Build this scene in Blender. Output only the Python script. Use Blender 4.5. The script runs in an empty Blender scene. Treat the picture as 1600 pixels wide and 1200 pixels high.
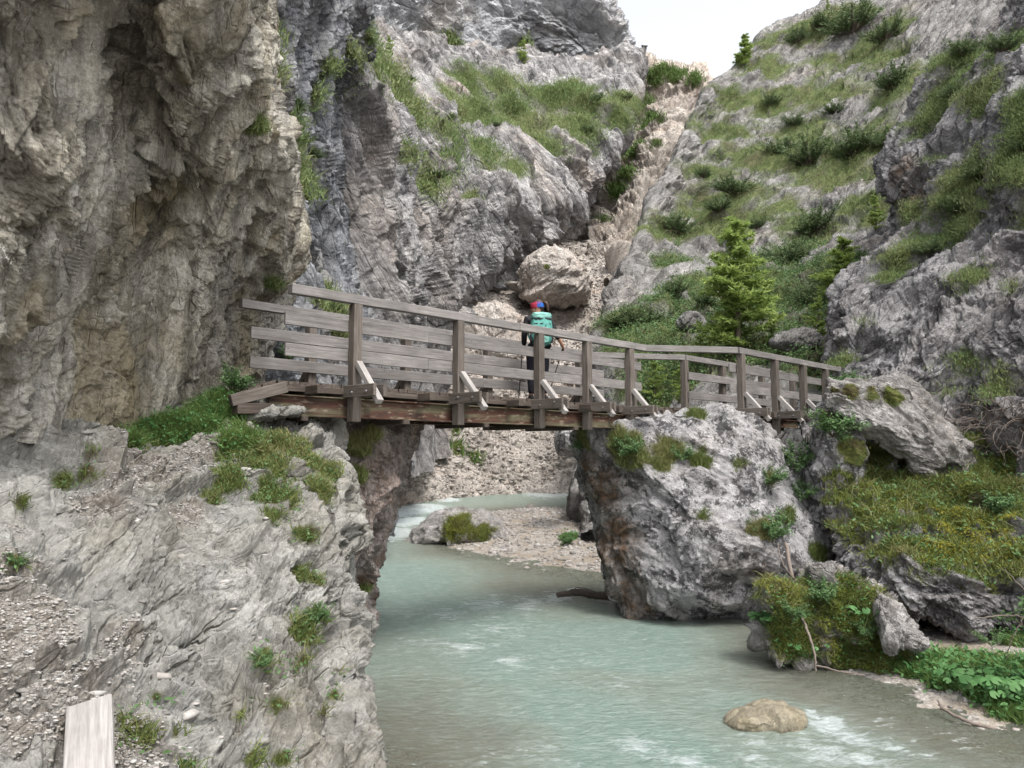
import bpy, bmesh, math, random
import numpy as np
from mathutils import Vector, Matrix
R = math.radians
SC = bpy.context.scene
COL = SC.collection
# ------------------------------------------------------------------ camera
PITCH = math.atan(109/1200.0)
cam = bpy.data.cameras.new('camera'); camo = bpy.data.objects.new('camera', cam); COL.objects.link(camo)
camo.location = (0, 0, 0); camo.rotation_euler = (math.pi/2 + PITCH, 0, 0)
cam.sensor_width = 36; cam.lens = 27.0; cam.clip_start = 0.05; cam.clip_end = 2000
SC.camera = camo
SC.render.resolution_x = 1024; SC.render.resolution_y = 768
# ------------------------------------------------------------------ sky and sun
SUN_EL, SUN_AZ = 58, 150     # azimuth clockwise from +Y: behind the camera on the right
w = bpy.data.worlds.new('World'); SC.world = w; w.use_nodes = True
nt = w.node_tree; nt.nodes.clear()
sky = nt.nodes.new('ShaderNodeTexSky'); sky.sky_type = 'NISHITA'; sky.sun_disc = False
sky.sun_elevation = R(SUN_EL); sky.sun_rotation = R(SUN_AZ); sky.air_density = 1.0; sky.dust_density = 3.5; sky.ozone_density = 1.0
hs = nt.nodes.new('ShaderNodeHueSaturation'); hs.inputs['Saturation'].default_value = 0.22; hs.inputs['Value'].default_value = 1.0
bg = nt.nodes.new('ShaderNodeBackground'); bg.inputs[1].default_value = 0.15
ow = nt.nodes.new('ShaderNodeOutputWorld')
nt.links.new(sky.outputs[0], hs.inputs['Color']); nt.links.new(hs.outputs[0], bg.inputs[0]); nt.links.new(bg.outputs[0], ow.inputs[0])
sl = bpy.data.lights.new('sun', 'SUN'); sl.energy = 1.2; sl.angle = R(14); sl.color = (1.0, 0.965, 0.91)
so = bpy.data.objects.new('sun', sl); COL.objects.link(so)
_az, _el = R(SUN_AZ), R(SUN_EL)
sdir = Vector((math.sin(_az)*math.cos(_el), math.cos(_az)*math.cos(_el), math.sin(_el)))
so.rotation_euler = (-sdir).to_track_quat('-Z', 'Y').to_euler(); so.location = sdir*50
SC.view_settings.view_transform = 'Standard'; SC.view_settings.look = 'None'; SC.view_settings.gamma = 1
SC.view_settings.exposure = 1.4
try:
    SC.cycles.max_bounces = 6; SC.cycles.diffuse_bounces = 3; SC.cycles.transparent_max_bounces = 12
except Exception: pass

# ------------------------------------------------------------------ geometry of the view
CP, SP = math.cos(PITCH), math.sin(PITCH)
def W(px, py, D):
    """point of the place seen at photo pixel (px,py), D metres ahead"""
    x = (px-800)/1200.0; y = -(py-600)/1200.0
    ry = CP - y*SP; rz = SP + y*CP
    k = D/ry
    return np.stack(np.broadcast_arrays(x*k, D+0.0*x, rz*k), -1) if not np.isscalar(px) else np.array((x*k, D, rz*k))
def proj(P):
    d = P[..., 1]*CP + P[..., 2]*SP
    u = -P[..., 1]*SP + P[..., 2]*CP
    return 800 + 1200*P[..., 0]/d, 600 - 1200*u/d
# ------------------------------------------------------------------ noise
_r = np.random.RandomState(7)
_perm = np.tile(_r.permutation(256), 4).astype(np.int32)
_g = _r.normal(size=(256, 3)); _g /= np.linalg.norm(_g, axis=1)[:, None]; _g = _g.astype(np.float32)
_cellr = _r.rand(256, 8).astype(np.float32)
def _h(i, j, k): return _perm[_perm[_perm[i & 255] + (j & 255)] + (k & 255)]
def perlin(P):
    sh = P.shape[:-1]; p = P.reshape(-1, 3).astype(np.float32)
    f0 = np.floor(p); i = f0.astype(np.int32); f = p-f0
    u = f*f*f*(f*(f*6-15)+10)
    out = 0
    for a in (0, 1):
        for b in (0, 1):
            for c in (0, 1):
                g = _g[_h(i[:, 0]+a, i[:, 1]+b, i[:, 2]+c)]
                d = (f[:, 0]-a)*g[:, 0]+(f[:, 1]-b)*g[:, 1]+(f[:, 2]-c)*g[:, 2]
                wt = (u[:, 0] if a else 1-u[:, 0])*(u[:, 1] if b else 1-u[:, 1])*(u[:, 2] if c else 1-u[:, 2])
                out = out + d*wt
    return (out*1.6).reshape(sh)
def fbm(P, oct=4, gain=0.5, lac=2.03, ridged=False):
    a = 1.0; o = 0; s = 0
    for k in range(oct):
        n = perlin(P*(lac**k)+k*17.3)
        if ridged: n = 1-2*np.abs(n)
        o = o + a*n; s += a; a *= gain
    return o/s
def facet(P, tilt=0.9, soft=0.10):
    """block pattern: every cell has its own level and its own tilted face. returns height, edge distance"""
    sh = P.shape[:-1]; p = P.reshape(-1, 3).astype(np.float32)
    i = np.floor(p).astype(np.int32)
    b1 = np.full(len(p), 9.0, np.float32); b2 = b1.copy(); h1 = np.zeros(len(p), np.float32); h2 = h1.copy()
    for a in (-1, 0, 1):
        for b in (-1, 0, 1):
            for c in (-1, 0, 1):
                h = _h(i[:, 0]+a, i[:, 1]+b, i[:, 2]+c)
                r = _cellr[h]
                vx = p[:, 0]-(i[:, 0]+a+r[:, 0]); vy = p[:, 1]-(i[:, 1]+b+r[:, 1]); vz = p[:, 2]-(i[:, 2]+c+r[:, 2])
                d = vx*vx+vy*vy+vz*vz
                hg = (r[:, 3]-.5) + tilt*(vx*(r[:, 4]-.5)+vy*(r[:, 5]-.5)+vz*(r[:, 6]-.5))*2
                m = d < b1; m2 = (~m) & (d < b2)
                h2 = np.where(m, h1, np.where(m2, hg, h2)); b2 = np.where(m, b1, np.where(m2, d, b2))
                h1 = np.where(m, hg, h1); b1 = np.where(m, d, b1)
    e = np.sqrt(b2)-np.sqrt(b1)
    w_ = np.clip(e/soft, 0, 1); w_ = w_*w_*(3-2*w_)
    return (h1*(.5+.5*w_)+h2*(.5-.5*w_)).reshape(sh), e.reshape(sh)
def frame(v, w):
    """rows: strata frame with first axis v, second near w"""
    v = np.array(v, float); v /= np.linalg.norm(v)
    w = np.array(w, float); w -= v*w.dot(v); w /= np.linalg.norm(w)
    return np.stack((v, w, np.cross(v, w)))
def rockify(P, N, s, amp, axis=(0, 0, 1), side=(1, 0, 0), an=(2.2, 1, 1), seed=0, lv=4, crack=0.25, fb=0.5, gain=0.45, tilt=1.2, flute=0.0, saw=0.0, sawp=1.0):
    F = frame(axis, side)
    q = (P @ F.T)/(s*np.array(an)) + seed*3.71
    q = q + 0.35*np.stack((perlin(q*1.1+5), perlin(q*1.1+31), perlin(q*1.1+77)), -1)
    d = 0; a = amp; k = 1.0
    an = np.array(an, float); rel = np.ones(3)
    for l in range(lv):
        hgt, e = facet(q*rel*k+l*9.1, tilt, .08+.05*l)
        d = d + a*hgt - a*crack*np.exp(-e/(.07+.02*l))
        a = a*gain*(1.45 if l == 0 else 1.0); k *= 2.3; rel = an**min(.8, .3*(l+1))     # finer breaks are less drawn out along the bedding
    d = d + amp*fb*fbm(P/s*0.9+seed, 6, 0.55)
    if saw:      # overlapping bedding slabs: each rises and breaks off sharply
        for k_, a_ in ((1.0, 1.0), (2.7, .42)):
            t = (q[..., 1]*k_/sawp + .55*perlin(q*.55*k_+40) + .22*perlin(q*1.9*k_+60))
            i = np.floor(t); f = t-i; r = _cellr[(i.astype(int)*7+int(k_*3)) & 255, 3]
            brk = np.clip(.75+.9*perlin(q*.8*k_+90), 0, 1)
            d = d + amp*saw*a_*(.35+.9*r)*brk*(f - np.clip((f-.84)/.16, 0, 1)*1.0 - .35)
    if flute: d = d + amp*flute*fbm((P @ F.T)/(s*np.array((4.0, .8, .8)))+seed*1.3, 5, 0.55, ridged=True)
    d = d - d.mean()
    return P + N*d[..., None], d
# ------------------------------------------------------------------ meshes
def tag(o, label=None, cat=None, group=None, kind=None):
    if label: o['label'] = label
    if cat: o['category'] = cat
    if group: o['group'] = group
    if kind: o['kind'] = kind
    return o
def link(name, me, mat=None, parent=None):
    o = bpy.data.objects.new(name, me); COL.objects.link(o)
    if mat is not None: me.materials.append(mat)
    if parent is not None: o.parent = parent
    return o
def empty(name, loc, rz=0):
    o = bpy.data.objects.new(name, None); COL.objects.link(o); o.location = loc; o.rotation_euler = (0, 0, rz); o.empty_display_size = 0.2
    return o
def mesh_np(name, V, Q=None, T=None, attrs=None, smooth=True):
    me = bpy.data.meshes.new(name)
    V = np.asarray(V, np.float32).reshape(-1, 3)
    idx = []; st = []; n = 0; tot = []
    if Q is not None and len(Q): idx.append(np.asarray(Q, np.int32).ravel()); tot.append(np.full(len(Q), 4, np.int32))
    if T is not None and len(T): idx.append(np.asarray(T, np.int32).ravel()); tot.append(np.full(len(T), 3, np.int32))
    idx = np.concatenate(idx); tot = np.concatenate(tot)
    stt = np.concatenate(([0], np.cumsum(tot)[:-1])).astype(np.int32)
    me.vertices.add(len(V)); me.vertices.foreach_set('co', V.ravel())
    me.loops.add(len(idx)); me.loops.foreach_set('vertex_index', idx)
    me.polygons.add(len(tot)); me.polygons.foreach_set('loop_start', stt)
    if smooth: me.polygons.foreach_set('use_smooth', np.ones(len(tot), bool))
    me.update(calc_edges=True)
    for k, v in (attrs or {}).items():
        a = me.attributes.new(k, 'FLOAT', 'POINT'); a.data.foreach_set('value', np.asarray(v, np.float32).ravel())
    return me
def gridq(nv, nu, wrap=False):
    i = np.arange(nv*nu).reshape(nv, nu)
    if wrap: i = np.concatenate((i, i[:, :1]), 1)
    return np.stack((i[:-1, :-1], i[1:, :-1], i[1:, 1:], i[:-1, 1:]), -1).reshape(-1, 4)
def gnormals(P, wrap=False):
    if wrap:
        du = np.roll(P, -1, 1)-np.roll(P, 1, 1)
    else: du = np.gradient(P, axis=1)
    dv = np.gradient(P, axis=0)
    n = np.cross(dv, du); L = np.linalg.norm(n, axis=-1, keepdims=True)
    return n/np.maximum(L, 1e-9)
def catmull(C, n):
    """C (k, m, 3) -> (n, m, 3) through the points"""
    k = len(C)
    E = np.concatenate((2*C[:1]-C[1:2], C, 2*C[-1:]-C[-2:-1]))
    t = np.linspace(0, k-1-1e-6, n); i = t.astype(int); f = (t-i)[:, None, None]
    a, b, c, d = E[i], E[i+1], E[i+2], E[i+3]
    return 0.5*((2*b)+(-a+c)*f+(2*a-5*b+4*c-d)*f*f+(-a+3*b-3*c+d)*f**3)
class Surf:
    def __init__(s, P, wrap=False, flip=False):
        s.P = P; s.wrap = wrap; s.N = gnormals(P, wrap)*(-1 if flip else 1); s.flip = flip; s.veg = np.zeros(P.shape[:2])
        s.att = {}
    def refresh(s):
        s.N = gnormals(s.P, s.wrap)*(-1 if s.flip else 1); s.px, s.py = proj(s.P)
    def at(s, px, py, rad=6):
        d2 = (s.px-px)**2+(s.py-py)**2
        d2 = np.where(s.P[..., 1] > 0.5, d2, 1e9)
        m = d2 < max(rad*rad, d2.min()+1)
        Y = np.where(m, s.P[..., 1], 1e9)
        k = np.unravel_index(np.argmin(Y), Y.shape)
        return s.P[k].copy(), s.N[k].copy()
    def blobs(s, L, noise=0.6, nscale=1.0, up=0.0, key='veg'):
        v = s.att.get(key); v = np.full(s.P.shape[:2], -1.0) if v is None else v
        for b in L:
            c, _ = s.at(b[0], b[1], 8)
            r = b[2]*c[1]/1200.0
            a = 1-np.linalg.norm(s.P-c, axis=-1)/r
            v = np.maximum(v, a*(b[3] if len(b) > 3 else 1))
        s.att[key] = v
        s._n = (noise, nscale, up)
    def finish_mask(s, key='veg', noise=0.5, ns=1.0, up=0.0, bias=0.0, lo=0.0, hi=0.25):
        v = s.att.get(key, np.full(s.P.shape[:2], -1.0))
        v = v + noise*fbm(s.P/ns+3.3, 5, 0.6) + up*(s.N[..., 2]-0.4) + bias
        s.att[key] = np.clip((v-lo)/(hi-lo), 0, 1)
    def build(s, name, mat, parent=None, extra=True, origin=None):
        nv, nu = s.P.shape[:2]
        V = s.P.reshape(-1, 3)
        o_ = np.zeros(3) if origin is None else np.asarray(origin)
        Q = gridq(nv, nu, s.wrap)
        if not s.flip: pass
        T = None
        if s.wrap:   # close the two poles
            c0 = s.P[0].mean(0); c1 = s.P[-1].mean(0); n0 = nv*nu
            V = np.concatenate((V, [c0, c1])); k = np.arange(nu); k2 = (k+1) % nu
            T = np.concatenate((np.stack((k, k2, np.full(nu, n0)), 1), np.stack(((nv-1)*nu+k2, (nv-1)*nu+k, np.full(nu, n0+1)), 1)))
        if s.flip: Q = Q[:, ::-1]; T = None if T is None else T[:, ::-1]
        at = {k: (np.concatenate((v.ravel(), [0, 0])) if s.wrap else v) for k, v in s.att.items()}
        me = mesh_np(name, V-o_, Q, T, at)
        o = link(name, me, mat, parent); o.location = o_
        return o
def net(rows, nu, nv, **kw):
    C = np.array([[W(float(a), float(b), float(c)) for a, b, c in r] for r in rows])
    P = catmull(C, nv); P = catmull(P.transpose(1, 0, 2), nu).transpose(1, 0, 2)
    return Surf(P, **kw)
def rocknet(rows, nu, nv, s, amp, fade=(1, 1, 1, 1), **kw):
    S = net(rows, nu, nv)
    u_ = np.linspace(0, 1, nu)[None]; v_ = np.linspace(0, 1, nv)[:, None]
    def ed(x, f): t = np.clip(x/.28, 0, 1); t = t*t*(3-2*t); return f+(1-f)*t
    amp = amp*np.minimum(np.minimum(ed(u_, fade[0]), ed(1-u_, fade[1])), np.minimum(ed(v_, fade[2]), ed(1-v_, fade[3])))
    # face the normals towards the camera side
    c = S.P.reshape(-1, 3).mean(0)
    if (S.N.reshape(-1, 3)*(-S.P.reshape(-1, 3))).sum(1).mean() < 0: S.flip = True; S.N = -S.N
    S.P, S.d = rockify(S.P, S.N, s, amp, **kw)
    S.refresh(); return S
def rockball(outline, D, T, s, amp, nphi=220, nth=140, cuts=(), sq=0.75, back=1.0, **kw):
    """closed boulder: outline as seen from the path, real thickness T"""
    O = np.array([W(float(a), float(b), float(D)) for a, b in outline])
    c = O.mean(0)
    O = O-c
    ang = np.unwrap(np.arctan2(O[:, 2], O[:, 0]))
    if ang[-1] < ang[0]: O = O[::-1]; 
    k = len(O); E = np.concatenate((O[-1:], O, O[:2]))
    t = np.linspace(0, k, nphi, endpoint=False); i = t.astype(int); f = (t-i)[:, None]
    a, b, cc, d = E[i], E[i+1], E[i+2], E[i+3]
    ring = 0.5*((2*b)+(-a+cc)*f+(2*a-5*b+4*cc-d)*f*f+(-a+3*b-3*cc+d)*f**3)
    vd = c/np.linalg.norm(c); vd[2] *= 0.3; vd /= np.linalg.norm(vd)
    th = np.linspace(0.03, math.pi-0.03, nth)
    st = np.sin(th)**sq; ct = np.sign(np.cos(th))*np.abs(np.cos(th))**0.85
    ct = np.where(ct < 0, ct*back, ct)
    P = c + st[:, None, None]*ring[None] - (T*ct)[:, None, None]*vd[None, None]
    for n, dd in cuts:
        n = np.array(n, float); n /= np.linalg.norm(n)
        e = (P-c)@n - dd
        P = P - np.where(e > 0, e*0.92, 0)[..., None]*n
    S = Surf(P, wrap=True)
    m = ((P-c)*S.N).sum(-1).mean()
    if m < 0: S.flip = True; S.N = -S.N
    S.c = c
    S.P, S.d = rockify(S.P, S.N, s, amp, **kw)
    S.refresh(); return S
# ------------------------------------------------------------------ materials
class NT:
    def __init__(s, name):
        s.m = bpy.data.materials.new(name); s.m.use_nodes = True; s.t = s.m.node_tree; s.t.nodes.clear()
        s.out = s.n('ShaderNodeOutputMaterial')
    def n(s, t, ins=None, **kw):
        x = s.t.nodes.new(t)
        for k, v in kw.items(): setattr(x, k, v)
        for k, v in (ins or {}).items(): s.set(x, k, v)
        return x
    def set(s, x, k, v):
        i = x.inputs[k]
        if hasattr(v, 'node'): s.t.links.new(v, i)
        elif hasattr(v, 'outputs'): s.t.links.new(v.outputs[0], i)
        else:
            if isinstance(v, tuple) and len(v) == 3 and i.type == 'RGBA': v = v+(1,)
            i.default_value = v
    def coord(s, scale=(1, 1, 1), rot=(0, 0, 0)):
        tc = s.n('ShaderNodeTexCoord')
        mp = s.n('ShaderNodeMapping', {'Vector': tc.outputs['Object'], 'Scale': scale, 'Rotation': rot})
        return mp.outputs[0]
    def along(s, axis, S):
        tc = s.n('ShaderNodeTexCoord'); e = Vector(axis).normalized().to_track_quat('Z', 'Y').to_euler()
        mp = s.n('ShaderNodeMapping', {'Vector': tc.outputs['Object'], 'Rotation': tuple(e), 'Scale': (1, 1, S)}, vector_type='TEXTURE')
        return mp.outputs[0]
    def noise(s, vec, scale, detail=6, rough=0.6, dist=0.0):
        return s.n('ShaderNodeTexNoise', {'Vector': vec, 'Scale': scale, 'Detail': detail, 'Roughness': rough, 'Distortion': dist}).outputs['Fac']
    def vor(s, vec, scale, feature='F1', out='Distance', rand=1.0):
        return s.n('ShaderNodeTexVoronoi', {'Vector': vec, 'Scale': scale, 'Randomness': rand}, feature=feature).outputs[out]
    def ramp(s, fac, stops, interp='LINEAR'):
        r = s.n('ShaderNodeValToRGB'); e = r.color_ramp.elements; r.color_ramp.interpolation = interp
        while len(e) > 1: e.remove(e[-1])
        for i, (p, c) in enumerate(stops):
            if not isinstance(c, (tuple, list)): c = (c, c, c)
            x = e[0] if i == 0 else e.new(p)
            x.position = p; x.color = tuple(c)+(1,)
        s.set(r, 'Fac', fac); return r.outputs[0]
    def mix(s, f, a, b, mode='MIX'):
        x = s.n('ShaderNodeMix', data_type='RGBA', blend_type=mode)
        s.set(x, 0, f); s.set(x, 6, a); s.set(x, 7, b); return x.outputs[2]
    def math(s, op, a, b=0.0, clamp=False):
        x = s.n('ShaderNodeMath', operation=op); x.use_clamp = clamp; s.set(x, 0, a); s.set(x, 1, b); return x.outputs[0]
    def attr(s, name): return s.n('ShaderNodeAttribute', attribute_name=name).outputs['Fac']
    def bump(s, h, strength=0.5, dist=0.1, normal=None):
        b = s.n('ShaderNodeBump', {'Height': h, 'Strength': strength, 'Distance': dist})
        if normal is not None: s.set(b, 'Normal', normal)
        return b.outputs[0]
    def finish(s, color, rough=0.9, normal=None, spec=0.2, **kw):
        b = s.n('ShaderNodeBsdfPrincipled', {'Base Color': color, 'Roughness': rough, 'Specular IOR Level': spec})
        if normal is not None: s.set(b, 'Normal', normal)
        for k, v in kw.items(): s.set(b, k, v)
        s.set(s.out, 'Surface', b.outputs[0]); return s.m
def rockmat(name, s=1.0, light=(.42, .40, .39), mid=(.25, .24, .24), dark=(.09, .09, .095), stain=(.30, .21, .13), stain_amt=.35,
            spot=.5, pale=(.58, .56, .55), pale_amt=.45, streak=.3, axis=(0, 0, 1), crackk=1.0, bed=.5, finek=.5, bumpk=1.0, veg1=(.05, .075, .018), veg2=(.13, .13, .045), veg3=(.06, .045, .025), wet=None):
    k_ = .78
    light, mid, dark, stain, pale = [tuple(x*k_ for x in c_) for c_ in (light, mid, dark, stain, pale)]
    m = NT(name)
    v = m.coord(); vs = m.along(axis, 1.5); vk = m.along(axis, 3.2); vb = m.along(axis, 9.0)
    big = m.noise(vs, .45/s, 7, .62, .3)
    c = m.ramp(big, [(.30, mid), (.5, tuple((a+b)/2 for a, b in zip(light, mid))), (.68, light)])
    st = m.noise(v, .33/s, 5, .6, .6)
    c = m.mix(m.math('MULTIPLY', m.ramp(st, [(.48, 0), (.66, 1)]), stain_amt), c, stain)
    pl = m.noise(vs, 3.4/s, 9, .78, .15)
    c = m.mix(m.math('MULTIPLY', m.ramp(pl, [(.51, 0), (.55, 1)]), pale_amt*.6), c, pale)
    # dark crusts and lichen: broken patches, finer spots inside them
    dk = m.noise(v, 1.3/s, 6, .68, .2)
    dk2 = m.noise(v, 7.0/s, 8, .78, .1)
    dsum = m.math('ADD', m.math('MULTIPLY', dk, .55), m.math('MULTIPLY', dk2, .45))
    c = m.mix(m.math('MULTIPLY', m.ramp(dsum, [(.51, 0), (.54, 1)]), spot*.85), c, dark)
    fine = m.noise(v, 26/s, 4, .85)
    c = m.mix(finek, c, m.ramp(fine, [(.36, .25), (.5, .5), (.62, .8)]), 'OVERLAY')
    md = m.noise(vs, 3.2/s, 5, .62, .2); c = m.mix(.30, c, m.ramp(md, [(.36, .22), (.5, .5), (.62, .8)]), 'OVERLAY')
    so_ = m.attr('soil'); c = m.mix(m.math('MULTIPLY', so_, m.ramp(m.noise(v, 3/s, 6, .75), [(.38, .35), (.6, 1)])), c, m.ramp(m.noise(v, 22/s, 6, .8), [(.38, (.10, .085, .07)), (.5, (.19, .165, .14)), (.64, (.33, .31, .285))]))
    if streak:
        vv = m.coord(scale=(1, 1, .12))
        sk = m.noise(vv, 1.8/s, 5, .6, .2)
        c = m.mix(m.math('MULTIPLY', m.ramp(sk, [(.52, 0), (.62, 1)]), streak), c, dark)
        vv2 = m.coord(scale=(1, 1, .07)); sk2 = m.noise(vv2, 5/s, 6, .65, .3); c = m.mix(streak*.9, c, m.ramp(sk2, [(.38, .25), (.5, .5), (.6, .74)]), 'OVERLAY')
        sk3 = m.noise(m.coord(scale=(1, 1, .16)), 1.1/s, 5, .6, .2); c = m.mix(m.math('MULTIPLY', m.ramp(sk3, [(.53, 0), (.64, 1)]), streak*stain_amt*1.4, True), c, stain)
    # fracture lines follow broken cells
    wv = m.n('ShaderNodeVectorMath', operation='ADD'); m.set(wv, 0, vk)
    nz = m.n('ShaderNodeTexNoise', {'Vector': vk, 'Scale': 1.6/s, 'Detail': 4.0}); m.set(wv, 1, nz.outputs['Color'])
    cr = m.vor(wv.outputs[0], 1.5/s, 'DISTANCE_TO_EDGE'); crl = m.ramp(cr, [(0, 0), (.035, 1)])
    cr2 = m.vor(wv.outputs[0], 5/s, 'DISTANCE_TO_EDGE'); crl2 = m.ramp(cr2, [(0, 0), (.06, 1)])
    rs = m.attr('rust'); c = m.mix(m.math('MULTIPLY', rs, m.ramp(m.noise(v, 3/s, 6, .7), [(.3, .35), (.6, 1)])), c, m.ramp(m.noise(v, 5/s, 6, .7), [(.38, (.045, .035, .027)), (.55, (.14, .09, .055)), (.68, (.22, .13, .085))]))
    veg = m.attr('veg')
    vn = m.noise(v, 6/s, 6, .7)
    vn2 = m.noise(v, 1.1/s, 5, .6)
    vc = m.mix(m.ramp(vn, [(.35, 0), (.65, 1)]), veg1, veg2); vc = m.mix(m.ramp(vn2, [(.5, 0), (.62, .8)]), vc, veg3)
    c = m.mix(veg, c, vc)
    if wet is not None:
        geo = m.n('ShaderNodeNewGeometry'); sp = m.n('ShaderNodeSeparateXYZ', {0: geo.outputs['Position']})
        wz = m.n('ShaderNodeMapRange', {'Value': m.math('ADD', sp.outputs[2], m.math('MULTIPLY', dk, .25)), 'From Min': wet+.28, 'From Max': wet+.12}).outputs[0]
        c = m.mix(m.math('MULTIPLY', wz, .75), c, (.05, .042, .03))
    h = m.math('ADD', m.math('MULTIPLY', dk2, .5), m.math('MULTIPLY', fine, .18))
    h = m.math('ADD', h, m.math('MULTIPLY', crl, .08*crackk)); h = m.math('ADD', h, m.math('MULTIPLY', crl2, .16)); 
    cm = m.ramp(m.noise(v, .8/s, 4, .6), [(.44, 0), (.58, 1)])
    c = m.mix(m.math('MULTIPLY', m.math('MULTIPLY', m.math('SUBTRACT', 1.0, crl), cm), .55*crackk), c, dark)
    bd = m.noise(vb, 5.0/s, 6, .62, .1); bdc = m.ramp(bd, [(.40, .22), (.5, .5), (.60, .78)])
    c = m.mix(.55*bed, c, bdc, 'OVERLAY'); h = m.math('ADD', h, m.math('MULTIPLY', bd, 1.1*bed))
    h = m.math('ADD', h,  m.math('MULTIPLY', m.math('MULTIPLY', crl, cm), .3*crackk)); h = m.math('ADD', h, m.math('MULTIPLY', pl, .5))
    return m.finish(c, .92, m.bump(h, .9*bumpk, .17*s), .15)
def leafmat(name, cols, rough=.6, trans=.25, spec=.25):
    m = NT(name); t = m.attr('tint')
    c = m.ramp(t, [(i/(len(cols)-1), k) for i, k in enumerate(cols)])
    p = m.n('ShaderNodeBsdfPrincipled', {'Base Color': c, 'Roughness': rough, 'Specular IOR Level': spec})
    tr = m.n('ShaderNodeBsdfTranslucent', {'Color': c})
    mx = m.n('ShaderNodeMixShader', {0: trans, 1: p.outputs[0], 2: tr.outputs[0]})
    m.set(m.out, 'Surface', mx.outputs[0]); return m.m
# ------------------------------------------------------------------ rock materials
M_cave = rockmat('cave_rock', 1.0, axis=(.1, .1, 1), light=(.60, .57, .505), mid=(.46, .435, .37), dark=(.17, .155, .12), stain=(.42, .345, .20), stain_amt=.55, spot=.35, pale=(.62, .60, .57), pale_amt=.4, streak=.7)
M_ledge = rockmat('ledge_rock', .9, bed=.25, crackk=1.8, finek=.3, bumpk=.7, axis=(.45, .8, .5), light=(.345, .338, .312), mid=(.235, .23, .208), dark=(.075, .072, .06), stain=(.24, .205, .15), stain_amt=.55, spot=.42, pale=(.47, .465, .45), pale_amt=.5, streak=0)
M_butt = rockmat('buttress_rock', .8, light=(.40, .36, .34), mid=(.26, .22, .20), dark=(.07, .062, .055), stain=(.34, .19, .12), stain_amt=.55, spot=.4, streak=.3, wet=-2.95)
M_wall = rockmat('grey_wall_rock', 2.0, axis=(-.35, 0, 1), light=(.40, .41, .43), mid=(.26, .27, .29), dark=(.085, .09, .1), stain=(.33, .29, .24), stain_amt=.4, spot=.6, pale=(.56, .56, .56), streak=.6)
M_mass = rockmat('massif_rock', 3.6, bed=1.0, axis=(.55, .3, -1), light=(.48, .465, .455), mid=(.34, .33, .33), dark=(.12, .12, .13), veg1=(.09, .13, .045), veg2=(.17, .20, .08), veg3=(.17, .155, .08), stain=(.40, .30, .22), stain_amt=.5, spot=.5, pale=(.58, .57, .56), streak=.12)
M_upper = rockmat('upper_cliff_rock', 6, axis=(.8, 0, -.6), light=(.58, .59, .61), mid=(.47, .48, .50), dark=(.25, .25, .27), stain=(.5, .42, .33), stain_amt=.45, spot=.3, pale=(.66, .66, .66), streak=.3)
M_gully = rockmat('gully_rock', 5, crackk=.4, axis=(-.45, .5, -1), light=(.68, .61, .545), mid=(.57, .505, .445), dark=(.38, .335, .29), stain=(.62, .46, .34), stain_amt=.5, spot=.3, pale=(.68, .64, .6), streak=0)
M_slope = rockmat('mountainside_rock', 2.6, bed=.8, axis=(-.7, -.3, -.9), light=(.37, .36, .345), mid=(.25, .243, .232), dark=(.09, .085, .08), stain=(.37, .30, .26), stain_amt=.35, spot=.55, pale=(.46, .44, .43), streak=.1,
                  veg1=(.07, .10, .035), veg2=(.15, .165, .07), veg3=(.12, .11, .065))
M_right = rockmat('right_cliff_rock', 1.5, axis=(-.75, -.2, -.8), light=(.39, .38, .38), mid=(.245, .238, .24), dark=(.055, .052, .055), stain=(.30, .24, .20), stain_amt=.3, spot=.75, pale=(.54, .53, .53), pale_amt=.6, streak=.1)
M_boul = rockmat('boulder_rock', .5, axis=(1, 0, -.6), bed=.2, crackk=.6, light=(.46, .45, .45), mid=(.31, .30, .305), dark=(.055, .053, .055), stain=(.33, .26, .19), stain_amt=.3, spot=1.0, pale=(.62, .61, .61), pale_amt=.65, streak=.12, wet=-2.95)
M_block = rockmat('pale_block_rock', .7, axis=(.8, .2, -.5), light=(.42, .40, .385), mid=(.31, .29, .275), dark=(.1, .09, .08), stain=(.36, .28, .2), stain_amt=.3, spot=.5, pale=(.55, .54, .53), streak=0, wet=-2.95)
M_tan = rockmat('wet_tan_stone', .35, bed=.1, crackk=0, light=(.42, .375, .29), mid=(.32, .28, .20), dark=(.10, .09, .05), stain=(.30, .24, .12), stain_amt=.5, spot=.3, pale=(.44, .39, .29), streak=0, wet=-3.05)
M_scree = rockmat('scree_rock', 3, crackk=0, bed=.15, light=(.64, .585, .53), mid=(.55, .49, .44), dark=(.36, .32, .28), stain=(.50, .37, .29), stain_amt=.7, spot=.25, pale=(.6, .57, .54), streak=0)

UP = (0, 0, 1)
def atD(S, px, py, off=0): return float(S.at(px, py)[0][1])+off
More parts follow.
